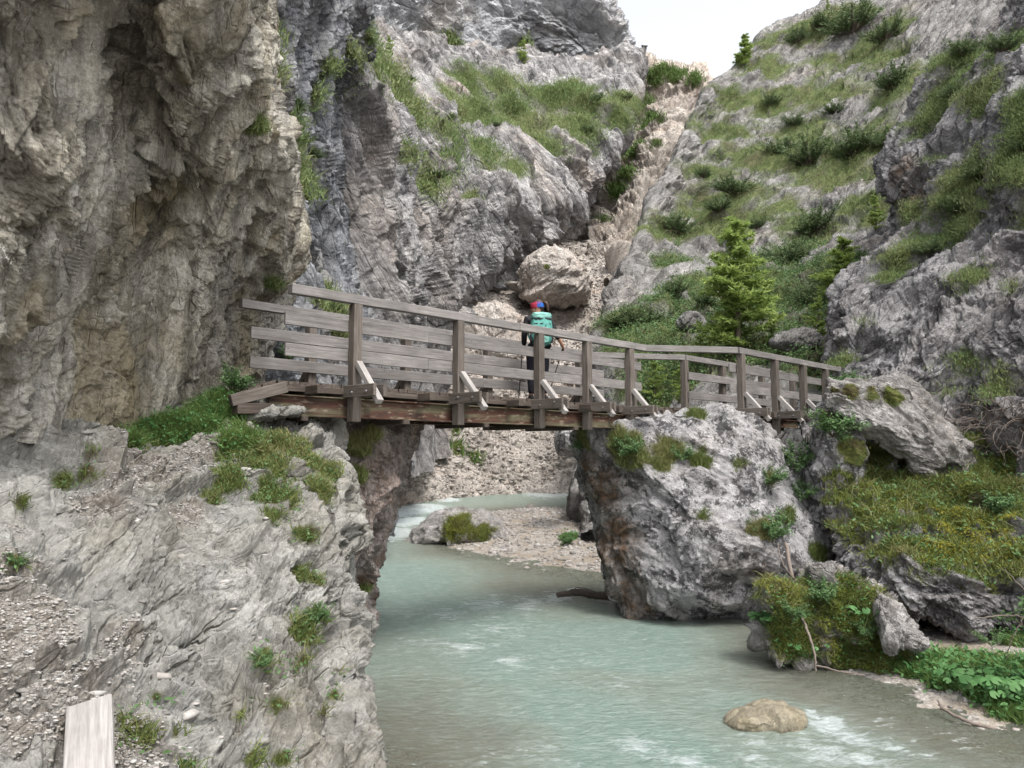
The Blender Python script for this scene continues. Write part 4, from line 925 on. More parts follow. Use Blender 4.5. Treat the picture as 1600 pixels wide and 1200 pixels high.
def grass(S, n, L, w, mat, label, tuft=6, spread=.06, lean=.5, upb=1.0, droop=.4, seg=1, tint0=0, name='grass', pw=1.0, thr=.35, cat='grass', sel=None, tn=1.5):
    r = pick(S, n, pw=pw, thr=thr, sel=sel)
    if r is None: print('no mask for', label); return
    p, N, _ = r
    tt = np.clip(.5+.7*fbm(p/tn+4, 3)+tint0, 0, 1)
    p = np.repeat(p, tuft, 0)+rg.normal(size=(n*tuft, 3))*spread*np.array((1, 1, .5)); N = np.repeat(N, tuft, 0); tt = np.repeat(tt, tuft)
    D_ = unit(N*.6+np.array((0, 0, upb))+rg.normal(size=p.shape)*lean)
    Ls = L*rg.uniform(.45, 1.15, len(p)); ws = w*rg.uniform(.6, 1.2, len(p))
    o = blade_obj(name, p-D_*.15*Ls[:, None], D_, Ls, ws, np.clip(tt+rg.normal(size=len(p))*.15, 0, 1), mat, droop=droop, seg=seg)
    return tag(o, label, cat, kind='stuff')
# where things grow ------------------------------------------------
ledge.blobs([(400,715,75,1),(450,680,55,1),(495,715,55,1),(510,750,38,1),(430,765,50,1),(365,745,45,1),(340,775,25,1),(470,645,40,1),(300,655,60,1),(350,630,60,1),(240,668,45,1),(215,690,30,.8),(430,800,30,.8),(480,830,25,.8),
             (480,985,32,1.1),(470,1020,22,1),(495,960,24,.8),(405,1020,25,.9),(210,1140,30,1.2),(195,1120,18,1),(235,1150,18,1),(475,890,22,.9),(500,900,18,.9),(100,745,22,.9),(130,735,18,.8),(40,785,14,.8),(30,875,20,1),(250,1090,14,.6),
             (440,1180,28,.9),(400,1190,20,.8),(370,1110,14,.7),(520,1080,16,.8),(505,1120,16,.8),(440,1100,18,.6),(280,1140,14,.6),(150,710,20,.7),(300,1200,20,.6),(530,1040,12,.7),(460,1050,20,.6)])
ledge.finish_mask(noise=.8, ns=.22, hi=.35, bias=-.12)
ledge.blobs([(60,1080,150,1.3),(180,1180,110,1.2),(60,960,80,1.2),(40,880,60,1),(200,1000,50,1),(240,720,90,1.2),(330,690,60,1.1),(160,790,60,1),(290,790,40,.8),(-100,1000,200,1.2),(-50,800,80,.8)], key='soil'); ledge.finish_mask('soil', noise=.7, ns=.4, hi=.5)
butt.blobs([(568,700,20,1.0),(580,670,16,1.0),(555,735,16,.9),(562,1046,10,1.2),(575,930,10,1)]); butt.finish_mask(noise=.4, ns=.3)
cave.blobs([(400,205,7,1),(430,450,8,.7)]); cave.finish_mask(noise=.6, ns=.4)
wall.blobs([(415,60,36,1),(430,110,30,1),(470,255,45,1),(485,290,30,1),(500,160,25,.6),(520,110,25,.8),(560,90,20,.9),(590,60,20,.7),(500,470,20,.6),(470,200,30,.8),(520,480,50,.4),(530,510,20,.8)]); wall.finish_mask(noise=.8, ns=1.0)
mass.blobs([(620,130,45,1.2),(650,160,50,1.2),(690,190,55,1.1),(740,175,60,1.2),(800,150,60,1.3),(860,145,60,1.3),(920,150,60,1.3),(970,150,40,1.2),(740,130,40,1),(900,125,40,1.2),(820,190,50,.8),(900,190,50,.9),(860,225,30,.7),(760,215,40,.7),(680,280,34,1.2),(700,270,22,1),
            (700,230,30,.6),(560,100,24,.9),(590,75,26,.9),(540,130,22,.7),(770,250,20,.6),(650,225,24,.7),(810,255,26,.7),(740,300,18,.8),(600,110,30,.9),(960,180,30,.9),(800,118,60,1)]); mass.finish_mask(noise=1.0, ns=3, up=.4, hi=.6, bias=.25)
upper.blobs([(700,70,30,.5),(820,80,20,.7),(600,50,25,.6),(690,100,40,.8),(650,95,30,.8)]); upper.finish_mask(noise=.9, ns=5)
gully.blobs([(1010,110,26,1.3),(1005,150,24,1.3),(1000,190,22,1.3),(985,225,22,1.3),(970,260,20,1.2),(958,300,16,1.2),(995,95,20,1.2),(1060,105,22,1.1),(1030,100,20,1),(1085,112,18,.9),(965,235,22,1),(948,330,10,1),(1020,225,12,.6),(1025,180,16,.5)]); gully.finish_mask(noise=.5, ns=4, hi=.3)
scree.blobs([(700,690,18,1),(725,700,16,.9),(660,720,14,1),(720,670,14,1),(750,715,16,.7),(630,755,12,.8),(980,600,60,1.2),(1000,560,60,1.2),(650,640,20,.5)]); scree.finish_mask(noise=.5, ns=1.2)
slope.blobs([(1190,60,30,1),(1250,40,50,1),(1310,30,55,1.2),(1370,50,55,1.2),(1340,80,50,1),(1200,150,55,.9),(1150,150,40,.9),(1130,200,50,.8),(1250,150,50,.8),(1180,230,60,.9),(1240,200,50,1),(1390,130,55,1.2),(1440,120,50,1.1),(1300,140,35,.6),(1110,260,40,.7),(1150,290,60,1),(1080,330,35,.9),(1060,360,40,1.1),(1120,350,50,1),
             (1260,240,70,1.1),(1330,220,70,1.1),(1370,210,50,1.1),(1300,270,50,.7),(1060,400,35,.8),(1020,350,22,.6),(1250,340,40,1),(1270,370,60,1.2),(1220,400,60,1.1),(1300,400,60,1.1),(1180,430,60,1),(1100,440,60,1),(1040,450,40,.9),(1230,450,60,1.1),(1310,450,60,1.1),(1150,480,70,1),(970,500,50,1.2),(1010,520,60,1.2),(1060,500,60,1),(1100,540,60,1.1),(1180,540,60,1.1),(1260,500,60,1),(1290,560,60,1.1),(1000,580,60,1.2),(1050,600,60,1.1),
             (1380,250,40,.8),(1360,330,40,.9),(1340,310,40,.7),(1230,310,30,.5),(1180,330,40,.7),(1200,100,40,.7),(1280,90,30,.5),(1380,80,40,1)]); slope.finish_mask(noise=1.1, ns=3.0, up=.4, hi=.6, bias=.36)
rcliff.blobs([(1500,70,50,1),(1530,150,45,1),(1470,150,45,1),(1440,190,35,1),(1580,60,50,.9),(1580,160,50,.8),(1560,250,60,1),(1510,280,60,1.1),(1470,320,55,1.1),(1440,370,45,1.2),(1500,340,50,1),(1420,320,25,.9),(1400,400,35,1),(1390,430,25,.9),(1590,200,60,.9),(1590,270,50,.9),(1520,420,30,.7),(1570,450,22,.7),(1480,430,26,.7),(1350,500,24,.6),(1310,560,26,1),(1320,600,30,1.1),(1460,600,30,.8),(1500,560,26,.5),(1550,600,30,.5),(1440,260,25,.6),(1590,350,20,.5)]); rcliff.finish_mask(noise=1.0, ns=1.4, up=.5, hi=.5, bias=.05)
block.blobs([(1340,730,60,1.1),(1400,760,90,1.3),(1480,780,100,1.4),(1560,790,100,1.4),(1350,800,60,1.2),(1420,840,70,1.2),(1500,850,70,1.2),(1580,860,60,1.2),(1560,720,70,1.2),(1320,760,40,1),(1350,700,50,1.1),(1600,700,70,1),(1530,690,60,1)]); block.finish_mask(noise=.8, ns=.5, hi=.3, up=.9, bias=-.2)
big.blobs([(985,690,36,1.2),(960,680,24,1),(1050,700,34,1),(1090,710,26,.9),(1040,720,24,.8),(1215,750,20,.7),(1200,830,26,.9),(1150,720,14,.5),(1240,800,20,.8),(1280,860,24,1),(1100,645,20,.8),(905,690,18,1),(1105,800,12,.6)]); big.finish_mask(noise=.9, ns=.25, hi=.4, bias=-.1)
hump.blobs([(1250,940,70,1.3),(1320,960,70,1.3),(1380,1000,50,1.2),(1250,1000,60,1.2),(1340,1020,60,1.2),(1210,980,30,1)]); hump.finish_mask(noise=.8, ns=.35, hi=.3, bias=-.15, up=.3)
pier.blobs([(1300,645,20,.8),(1330,700,30,1),(1320,760,20,.8)]); pier.finish_mask(noise=.5, ns=.25)
slab.blobs([(1330,605,16,.9),(1400,607,22,1),(1370,606,14,.9),(1300,600,10,.9)]); slab.finish_mask(noise=.6, ns=.2)
barrock.blobs([(730,815,35,1.2),(760,825,25,1),(700,830,25,.8)]); barrock.finish_mask(noise=1.0, ns=.4, bias=-.2)
knob.blobs([(850,420,6,.7)]); knob.finish_mask(noise=.5, ns=1)
# bed: green margin of the right bank
bed.blobs([(1490,1035,55,1.2),(1440,1040,45,1.2),(1540,1040,60,1.2),(1600,1050,60,1.2),(1560,1080,50,1.2),(1600,1100,60,1.1),(1640,1080,60,1.1),(1480,1062,30,1),(1600,1000,30,.8),(890,835,16,1)]); bed.finish_mask(noise=.3, ns=.3, hi=.3)
ru = [(930,760,70,1.3),(950,850,80,1.3),(980,930,60,1.2),(915,720,50,1.2),(1000,960,50,1),(960,700,40,1),(1060,960,40,.7),(1180,900,40,.6)]
big.blobs(ru, key='rust'); big.finish_mask('rust', noise=.7, ns=.6, hi=.6, bias=-.2)
butt.blobs([(560,850,40,1),(570,930,40,1.2),(550,800,30,.8),(600,720,40,.7)], key='rust'); butt.finish_mask('rust', noise=.4, ns=.5, hi=.6)
rcliff.blobs([(1400,270,40,1),(1420,300,40,1),(1400,330,30,.9)], key='rust'); rcliff.finish_mask('rust', noise=.4, ns=1, hi=.9)
# grasses and mats ------------------------------------------------
grass(ledge, 3000, .12, .0035, M_grass, 'mixed green and straw grass on the crest of the path ledge below the bridge ramp', tuft=9, spread=.03, seg=2, lean=.55)
grass(butt, 700, .15, .005, M_grass, 'grass clinging to the rock buttress under the girder', tuft=8, spread=.04, seg=1)
grass(mass, 60000, .26, .036, M_alp, 'bright alpine turf on the sloping shelf below the upper cliff', tuft=2, spread=.4, lean=.4, tn=6)
grass(upper, 4000, .5, .06, M_alp, 'sparse turf on ledges of the upper cliff', tuft=2, spread=.4, tn=6)
grass(gully, 8000, .5, .06, M_lush, 'green turf strip in the steep gully', tuft=2, spread=.4, tn=6)
grass(slope, 110000, .17, .016, M_alp, 'patchy green and brown turf on the right mountainside', tuft=2, spread=.25, lean=.5, tn=3)
grass(rcliff, 42000, .10, .008, M_alp, 'turf on the ledges of the right hand cliff', tuft=3, spread=.12, lean=.6, tn=2)
grass(wall, 3500, .2, .012, M_alp, 'grass tufts on cracks of the grey gorge wall', tuft=3, spread=.15)
grass(cave, 500, .2, .006, M_alp, 'small grass tufts on the overhanging cave cliff', tuft=6, spread=.05)
grass(scree, 1500, .45, .035, M_lush, 'low green plants on the scree above the far river bank', tuft=3, spread=.25)
grass(block, 34000, .055, .006, M_moss, 'thick yellow green moss and dry grass on the right bank rock', tuft=4, spread=.05, lean=1.1, upb=.4, tn=.5)
grass(block, 4500, .22, .006, M_grass, 'longer green grass and herbs among the moss of the right bank', tuft=6, spread=.06, lean=.7, seg=2, tn=.6)
grass(hump, 7000, .05, .005, M_moss, 'moss cushion and grass covering the hump at the water edge', tuft=4, spread=.04, lean=.8, tn=.4)
grass(hump, 900, .20, .004, M_grass, 'drooping long grass on the hump beside the river', tuft=9, spread=.03, lean=.7, seg=2, droop=.9, tn=.4)
grass(big, 2200, .14, .005, M_grass, 'grass tufts on top of the huge boulder', tuft=7, spread=.04, lean=.6, seg=1)
grass(bed, 4200, .24, .006, M_lush, 'lush grass along the right bank of the river', tuft=8, spread=.05, lean=.5, seg=2, droop=.6)
grass(barrock, 1500, .07, .008, M_moss, 'moss on the low rock in mid river', tuft=4, spread=.08)
grass(pier, 160, .05, .005, M_moss, 'moss on the upright rock beside the bridge end', tuft=5, spread=.04); grass(slab, 140, .035, .005, M_moss, 'moss along the upper edge of the slab boulder', tuft=5, spread=.03)
# ---- leafy carpets of small herbs
def herbs(S, n, r, mat, label, sel=None, cat='plants', h=.1, thr=.4):
    q_ = pick(S, n, sel=sel, thr=thr)
    if q_ is None: print('no herbs', label); return
    p, N, _ = q_
    k = 9
    p = np.repeat(p, k, 0)+rg.normal(size=(n*k, 3))*r*2.6*np.array((1, 1, .7))+np.repeat(N, k, 0)*h*rg.rand(n*k, 1)
    V, Q, T, t = leaf_quads(p, r*rg.uniform(.6, 1.2, len(p)), unit(np.array((0, -.3, 1))+rg.normal(size=p.shape)*.6))
    me = mesh_np('plants', V, Q, T, {'tint': np.repeat(np.clip(np.repeat(rg.rand(n), k)*.7+rg.rand(n*k)*.3, 0, 1), t)}, smooth=False)
    return tag(link('plants', me, mat), label, cat, kind='stuff')
def leaf_quads(C, r, Nn):
    """pointed oval leaves (6-gon as two quads)"""
    n = len(C); A = unit(np.cross(Nn, rg.normal(size=(n, 3)))); B = np.cross(Nn, A); r = r[:, None]
    V = np.stack((C-A*r, C-A*r*.3+B*r*.5, C+A*r*.5+B*r*.42, C+A*r*1.15-Nn*r*.2, C+A*r*.5-B*r*.42, C-A*r*.3-B*r*.5), 1); i = np.arange(n)*6
    return V.reshape(-1, 3), np.concatenate((np.stack((i, i+1, i+2, i+3), 1), np.stack((i, i+3, i+4, i+5), 1))), None, 6
grass(block, 7000, .05, .007, M_yel, 'bright yellow moss cushion on the right bank', tuft=4, spread=.04, lean=1.1, upb=.3, tint0=.35, name='moss', cat='moss', sel=lambda S: (S.px > 1440) & (S.px < 1590) & (S.py > 790) & (S.py < 880), tn=.8)
herbs(block, 600, .032, M_leaf, 'small leafy herbs scattered over the mossy right bank')
herbs(ledge, 650, .016, M_leaf, 'small leafy herbs among the grass of the path ledge', h=.06)
herbs(hump, 130, .022, M_butter, 'small bright herbs on the hump at the water edge')
herbs(slope, 4500, .055, M_leaf, 'leafy undergrowth on the right mountainside', h=.3, sel=lambda S: (S.py > 380))
herbs(bed, 500, .04, M_butter, 'low leafy plants among the grass of the right bank')
herbs(ledge, 500, .02, M_butter, 'fresh green herbs at the foot of the cave cliff by the ramp', h=.14, sel=lambda S: (S.px < 390) & (S.py < 700) & (S.px > 190))
grass(ledge, 1500, .26, .004, M_lush, 'tall fresh grass at the foot of the cave cliff by the ramp', tuft=7, spread=.03, seg=2, sel=lambda S: (S.px < 400) & (S.py < 700) & (S.px > 190))

# ---- shrub and tree prototypes (unit size, shared meshes) --------
def tubes(name, paths, mat, parent, k=6):
    V = []; Q = []; n0 = 0
    for pts, rad in paths:
        pts = np.array(pts, float); t = np.gradient(pts, axis=0); t = unit(t)
        a = unit(np.cross(t, np.array((.3, .5, .81)))); b = np.cross(t, a); r = np.array(rad)[:, None, None]
        th = np.linspace(0, 2*np.pi, k, endpoint=False)
        ring = pts[:, None]+r*(np.cos(th)[None, :, None]*a[:, None]+np.sin(th)[None, :, None]*b[:, None])
        V.append(ring.reshape(-1, 3)); i = np.arange(len(pts)*k).reshape(len(pts), k); i = np.concatenate((i, i[:, :1]), 1)+n0
        Q.append(np.stack((i[:-1, :-1], i[:-1, 1:], i[1:, 1:], i[1:, :-1]), -1).reshape(-1, 4)); n0 += len(pts)*k
    me = mesh_np(name, np.concatenate(V), np.concatenate(Q), None)
    return link(name, me, mat, parent)
def curve(p0, d, L, n=6, bend=(0, 0, 0), jit=.08):
    p = np.array(p0, float); d = np.array(d, float); d /= np.linalg.norm(d); out = [p.copy()]
    for i in range(n):
        d = d+np.array(bend)/n+rg.normal(size=3)*jit; d /= np.linalg.norm(d); p = p+d*L/n; out.append(p.copy())
    return np.array(out)
def along(pts, n):
    """n random samples on a polyline, with tangent and parameter"""
    t = rg.rand(n)*(len(pts)-1-1e-6); i = t.astype(int); f = (t-i)[:, None]
    return pts[i]*(1-f)+pts[i+1]*f, unit(pts[i+1]-pts[i]), t/(len(pts)-1)
def pine_shrub(seed, shoots=90, up=.75, flat=.62, nd=46):
    rg.seed(seed); root = empty('mountain_pine', (0, 0, 0))
    stems = []; B = []; D_ = []; L = []; T = []
    for s_ in range(shoots):
        a = rg.uniform(0, 2*np.pi); e = rg.uniform(0, 1)**.6; rr = rg.uniform(.55, 1)*(.8+.25*math.sin(3*a+seed))
        d = np.array((math.cos(a)*e, math.sin(a)*e, (1-e*.75)*flat+.08))
        pts = curve((0, 0, 0), d, rr, 6, (0, 0, up*.9), .06); 
        if s_ < 16: stems.append((pts[:5], np.linspace(.03, .012, 5)))
        P_, tn_, t = along(pts[2:], nd); t = .3+.7*t
        B.append(P_+rg.normal(size=P_.shape)*.012); D_.append(unit(tn_*.9+rg.normal(size=P_.shape)*.75)); L.append(rg.uniform(.07, .13, nd)); T.append(np.clip(rg.rand()*.5+.45*t+rg.normal(size=nd)*.08, 0, 1))
    tubes('stems', stems, M_bark, root, 5)
    B = np.concatenate(B); blade_obj('needles', B, np.concatenate(D_), np.concatenate(L), np.full(len(B), .009), np.concatenate(T), M_pine, root, seg=1)
    return root
def leafy_shrub(seed, stems_n=26, leaves=60, r=.045, mat=None, spread=.7):
    rg.seed(seed); root = empty('leafy_shrub', (0, 0, 0)); st_ = []; C = []
    for s_ in range(stems_n):
        a = rg.uniform(0, 2*np.pi); pts = curve((0, 0, 0), (math.cos(a)*spread, math.sin(a)*spread, 1), rg.uniform(.5, 1.05), 6, (math.cos(a)*.3, math.sin(a)*.3, -.2), .14)
        st_.append((pts, np.linspace(.012, .003, 7))); P_, _, t = along(pts[2:], leaves); C.append(P_+rg.normal(size=P_.shape)*.05)
    C = np.concatenate(C); tubes('stems', st_, M_bark, root, 4)
    V, Q, T, k = leaf_quads(C, r*rg.uniform(.5, 1.2, len(C)), unit(np.array((0, -.2, .9))+rg.normal(size=C.shape)*.6))
    link('leaves', mesh_np('leaves', V, Q, T, {'tint': np.repeat(rg.rand(len(C)), k)}, smooth=False), mat or M_leaf, root)
    return root
def conifer(seed, name='larch', whorls=24, mat=None, width=.29, droop=-.1, needle=.038, nd=27, gap=.12, lean=0.0, tipup=.35):
    rg.seed(seed); root = empty(name, (0, 0, 0))
    tr = curve((0, 0, -.04), (lean, 0, 1), 1.04, 12, (-lean*.8, 0, 0), .012); rad = np.linspace(.017, .002, 13)
    tubes('trunk', [(tr, rad)], M_bark, root, 8)
    lim = []; B = []; D_ = []; L = []; T = []
    for wv_ in range(whorls):
        z = gap+(1-gap)*(wv_+.5)/whorls*.97; z += rg.uniform(-.02, .02)
        i = min(int(z*12), 11); base = tr[i]+(tr[i+1]-tr[i])*(z*12-i)
        Lb = width*(1-z)**.6*(.55+.45*min(1, (z-gap)*6+.4))*rg.uniform(.7, 1.1)+.02
        for b_ in range(rg.randint(3, 6)):
            zb = min(.985, max(gap, z+rg.uniform(-.035, .035))); i = min(int(zb*12), 11); base = tr[i]+(tr[i+1]-tr[i])*(zb*12-i)
            a = rg.uniform(0, 2*np.pi); lb = Lb*rg.uniform(.35, 1.25)
            pts = curve(base, (math.cos(a), math.sin(a), droop+.35*z+rg.uniform(-.2, .25)), lb, 6, (0, 0, tipup), .1)
            lim.append((pts, np.linspace(.0045, .001, 7)*(1.2-z)))
            subs = [pts]
            for t_ in np.linspace(.25, .9, 5):
                q0 = pts[int(t_*6)]; dd = unit(pts[-1]-pts[0])
                for sg in (-1, 1):
                    sd = np.array((-dd[1], dd[0], 0))*sg
                    sp_ = curve(q0, dd*.7+sd*.8+np.array((0, 0, rg.uniform(-.35, .3))), lb*.5*(1.15-t_), 4, (0, 0, .1), .08); subs.append(sp_)
            for sp_ in subs:
                ln = np.linalg.norm(sp_[-1]-sp_[0]); n_ = max(6, int(nd*ln/.1))
                P_, tn_, t = along(sp_, n_)
                B.append(P_); D_.append(unit(tn_*.5+rg.normal(size=P_.shape)*.8+np.array((0, 0, .2)))); L.append(needle*rg.uniform(.6, 1.2, n_)); T.append(np.clip(rg.uniform(.1, .6)+rg.normal(size=n_)*.1+.3*t, 0, 1))
    tubes('limbs', lim, M_bark, root, 4)
    B = np.concatenate(B); blade_obj('needles', B, np.concatenate(D_), np.concatenate(L), np.full(len(B), needle*.15), np.concatenate(T), mat or M_larch, root, seg=1)
    return root
def copy_tree(o):
    c = o.copy(); COL.objects.link(c)
    for ch in list(o.children):
        d = ch.copy(); COL.objects.link(d); d.parent = c
    return c
_used = set()
def place(proto, S, px, py, size_px, label, cat, group=None, sx=1.0, sz=1.0, tilt=0.3, sink=.1, rz=None, D=None):
    if S is not None: p, n = S.at(px, py, 7)
    else: p = W(px, py, D); n = np.array((0, 0, 1.))
    s_ = size_px*p[1]/1200.0
    o = proto if proto.name not in _used else copy_tree(proto)
    if o is proto: _used.add(proto.name)
    z = unit(np.array((0, 0, 1.))*(1-tilt)+n*tilt); q_ = Vector(z).to_track_quat('Z', 'Y').to_matrix() @ Matrix.Rotation(rg.uniform(0, 6.28) if rz is None else rz, 3, 'Z')
    M = Matrix.Translation(Vector(p)-Vector(z)*sink*s_) @ q_.to_4x4() @ Matrix.Diagonal((s_*sx, s_*sx, s_*sz, 1))
    o.matrix_world = M
    tag(o, label, cat, group); return o
pines = [pine_shrub(s_) for s_ in (1, 2, 3)]
larches = [conifer(4), conifer(5, width=.36, whorls=20), ]
spruce = conifer(8, 'sapling', whorls=11, width=.36, nd=36, gap=.05)
openl = conifer(7, 'larch', whorls=15, width=.26, nd=40, gap=.25, lean=.12)
leafs = [leafy_shrub(s_) for s_ in (1, 2)]
def boulder(S, name, mat, label, cat='boulder', group=None):
    org = np.array((S.c[0], S.c[1], S.P[..., 2].min()))
    return tag(S.build(name, mat, origin=org), label, cat, group)
boulder(big, 'boulder', M_boul, 'huge grey lichen-spotted boulder in the river carrying the footbridge')
boulder(slab, 'boulder', M_block, 'pale angular slab boulder lying on the mossy bank beyond the bridge end')
boulder(pier, 'boulder', M_boul, 'narrow upright grey rock between the bridge end and the mossy bank')
boulder(hump, 'boulder', M_block, 'moss and fern covered rock hump at the water edge beside the huge boulder')
boulder(wedge, 'rock', M_block, 'pale wedge-shaped rock leaning on the mossy hump under the overhang', 'rock')
boulder(wedge2, 'rock', M_block, 'small tan rock tucked behind the mossy hump', 'rock')
boulder(flat, 'rock', M_ledge, 'flat thin rock slab lying at the foot of the bridge ramp', 'rock')
boulder(water_stone, 'rock', M_tan, 'rounded tan stone half submerged in the foaming foreground river', 'rock')
boulder(back_stone, 'boulder', M_boul, 'rounded dark boulder seen under the girder behind the huge boulder')
boulder(knob, 'boulder', M_scree, 'rounded layered rock knob in the middle of the scree gully above the hiker')
boulder(pale_outcrop, 'boulder', M_scree, 'pale rock outcrop on the scree just left of the hiker')
boulder(barrock, 'boulder', M_block, 'low moss-topped rock on the gravel bar in mid river')
boulder(bar2, 'rock', M_block, 'small brown stone at the water edge below the moss-topped rock', 'rock')
boulder(bar3, 'rock', M_block, 'small mossy stone on the gravel bar near the huge boulder foot', 'rock')
boulder(slope_stone, 'rock', M_slope, 'rounded grey stone in the green slope left of the tall larch', 'rock')
boulder(flat_pale, 'rock', M_slope, 'flat pale rock on the slope right of the tall larch above the far handrail', 'rock')
boulder(path_stone, 'rock', M_ledge, 'pale blue-grey stone at the left edge of the path', 'rock')
GP = 'dwarf mountain pines on the gorge slopes'
# (surface, px, py, size px (crown radius), label)
PN = [
 (slope,1262,250,52,'broad dark pine mat at the centre of the right mountainside'),
 (slope,1330,238,50,'dark pine mat beside the broad one, toward the right cliff'),
 (slope,1215,235,32,'pine shrub on the left end of the central pine belt of the right mountainside'),
 (slope,1375,228,34,'pine shrub closing the central belt next to the right cliff'),
 (slope,1392,135,48,'flat dark pine on a rock ledge near the top of the right cliff edge'),
 (slope,1330,40,50,'big dark pine patch just under the skyline of the right mountain'),
 (slope,1380,55,46,'pine patch right of the one under the right skyline'),
 (slope,1290,45,32,'pine shrub on the crest left of the skyline patch'),
 (slope,1250,60,26,'small pine shrub left along the crest of the right mountain'),
 (slope,1150,300,42,'pine shrub on the grassy spur above the tall larch'),
 (slope,1120,330,32,'smaller pine on the spur left of the tall larch top'),
 (slope,1062,358,34,'grey green pine on the left edge of the right mountainside above the scree'),
 (slope,1200,160,24,'small pine on the upper spur of the right mountain'),
 (slope,1240,190,28,'pine shrub above the central pine belt'),
 (slope,1300,170,22,'little pine between rock faces below the skyline'),
 (slope,1270,352,46,'rounded pine cushion on a rock step right of the tall larch top'),
 (slope,1235,405,52,'large rounded green pine right of the tall larch'),
 (slope,1290,440,46,'pine below the umbrella shaped young tree'),
 (slope,1060,455,40,'dark pine left of the tall larch at mid height'),
 (slope,1100,470,34,'dark pine directly behind the left side of the tall larch'),
 (slope,975,510,36,'dark pine at the foot of the slope just right of the scree'),
 (slope,1010,500,32,'pine shrub beside the foot of the scree, second from it'),
 (slope,1045,545,30,'pine shrub above the handrail kink'),
 (slope,1270,470,40,'blue green shrub above the flat pale rock'),
 (slope,1340,400,26,'shrub at the edge of the right cliff, below the bright sapling'),
 (slope,1180,350,24,'small dark pine between the spur and the rock step'),
 (slope,1100,270,20,'small pine on the steep left flank of the right mountain'),
 (rcliff,1500,90,36,'pine on the rim of the right cliff'),
 (rcliff,1560,75,36,'pine near the upper right corner'),
 (rcliff,1480,150,28,'pine shrub on the nose of the right cliff'),
 (rcliff,1500,330,40,'dense green shrub on the green rib of the right cliff'),
 (rcliff,1450,390,30,'shrub low on the green rib of the right cliff'),
 (rcliff,1530,270,34,'shrub at the top of the green rib of the right cliff'),
 (rcliff,1590,240,30,'shrub on the ledge at the right margin of the picture'),
 (mass,690,275,22,'lone green shrub on the bare diagonal slabs'),
 (mass,712,190,14,'dark bush at the left end of the alpine meadow'),
 (mass,770,195,14,'dark bush below the middle of the alpine meadow'),
 (mass,915,200,18,'bush below the right part of the alpine meadow'),
 (mass,935,150,20,'grey green tree-like bush on the alpine meadow'),
 (mass,640,130,16,'bush on the left slope of the alpine meadow'),
 (mass,975,150,14,'bush at the right rim of the alpine meadow'),
 (wall,470,170,30,'pine clinging high on the grey gorge wall'),
 (wall,450,195,24,'pine tuft on the wall left of the clinging pine'),
 (wall,490,240,30,'pine hanging low on the grey gorge wall'),
 (wall,480,215,24,'middle pine of the cluster on the grey gorge wall'),
 (wall,520,480,24,'green pine shrub behind the left end of the railing'),
]
for i, (S_, px, py, s_, lb) in enumerate(PN):
    place(pines[i % 3], S_, px, py, s_*(1.3 if S_ is slope or S_ is rcliff else 1.0)*rg.uniform(.85, 1.15), lb, 'pine shrub', GP, sx=rg.uniform(1.05, 1.3), sz=rg.uniform(.7, .95), tilt=.25, sink=.05)
place(larches[0], slope, 1152, 548, 222, 'tall bright green larch behind the far handrail', 'larch', 'larches', sx=1.4, tilt=0, sink=.02)
place(larches[1], slope, 1318, 468, 112, 'young larch with a flat umbrella crown and bare lower trunk', 'larch', 'larches', sx=1.5, tilt=0, sink=.02)
place(openl, slope, 1160, 100, 66, 'thin open larch standing on the skyline', 'larch', 'larches', sx=1.3, tilt=0)
for px, py, s_, S_, lb in ((1275,530,75,slope,'bright sapling beside the flat pale rock'), (1365,352,62,slope,'bright sapling against the right cliff high on the slope'), (1090,565,70,slope,'sapling left of the tall larch foot'), (1020,620,70,slope,'sapling seen through the railing left of the far posts'),
                          (1062,622,62,slope,'sapling seen through the railing next to the far post'), (1210,540,60,slope,'sapling right of the tall larch foot'), (818,92,42,mass,'small conifer under the cave of the upper cliff'), (610,80,34,mass,'small conifer on the left shoulder of the massif'), (1290,10,20,slope,'tiny conifer on the right skyline'), (1350,545,50,slope,'sapling at the end of the far handrail')):
    place(spruce, S_, px, py, s_, lb, 'sapling', 'young conifers', sx=1.1, tilt=0, sink=.02)
GL = 'light green leafy shrubs around the boulders'
for k_, (px, py, s_, S_, lb) in enumerate(((1245,720,55,big,'leafy shrub growing behind the huge boulder below the bridge end'), (1300,672,62,pier,'light green bush hanging over the upright rock by the bridge end'), (1210,745,36,big,'airy shrub on the upper right shoulder of the huge boulder'),
    (1215,838,52,big,'green bushy shrub on the right flank of the huge boulder'), (1262,770,36,big,'small shrub in the cleft right of the huge boulder'), (1060,712,30,big,'low heather clump on top of the huge boulder'), (980,700,38,big,'bright grassy bush at the upper left of the huge boulder'), (905,700,26,big,'yellow green tuft on the dark side of the huge boulder under the girder'),
    (1560,800,48,block,'leafy shrub in the moss at the right margin'), (1440,720,40,block,'small shrub below the slab boulder'), (370,600,55,ledge,'slim green shrub at the left end of the bridge ramp'), (455,560,30,wall,'leafy bush behind the left railing'), (1320,600,40,rcliff,'green herb clump where the bridge meets the right cliff'), (1330,640,30,rcliff,'fern-like clump behind the slab boulder'), (890,845,22,bed,'bright green plant on the gravel bar by the huge boulder'), (500,960,32,ledge,'mossy bush hanging on the ledge face above the water'), (410,1030,30,ledge,'low plant in a crack of the foreground ledge'), (30,880,22,ledge,'small green plant at the left edge of the path'), (1285,925,44,hump,'fern-like clump on top of the mossy hump'), (1235,960,34,hump,'leafy clump on the left of the mossy hump'), (1350,985,30,hump,'leafy clump beside the pale wedge rock'))):
    place(leafs[k_ % 2], S_, px, py, s_, lb, 'shrub', GL, tilt=.3, sink=.1)
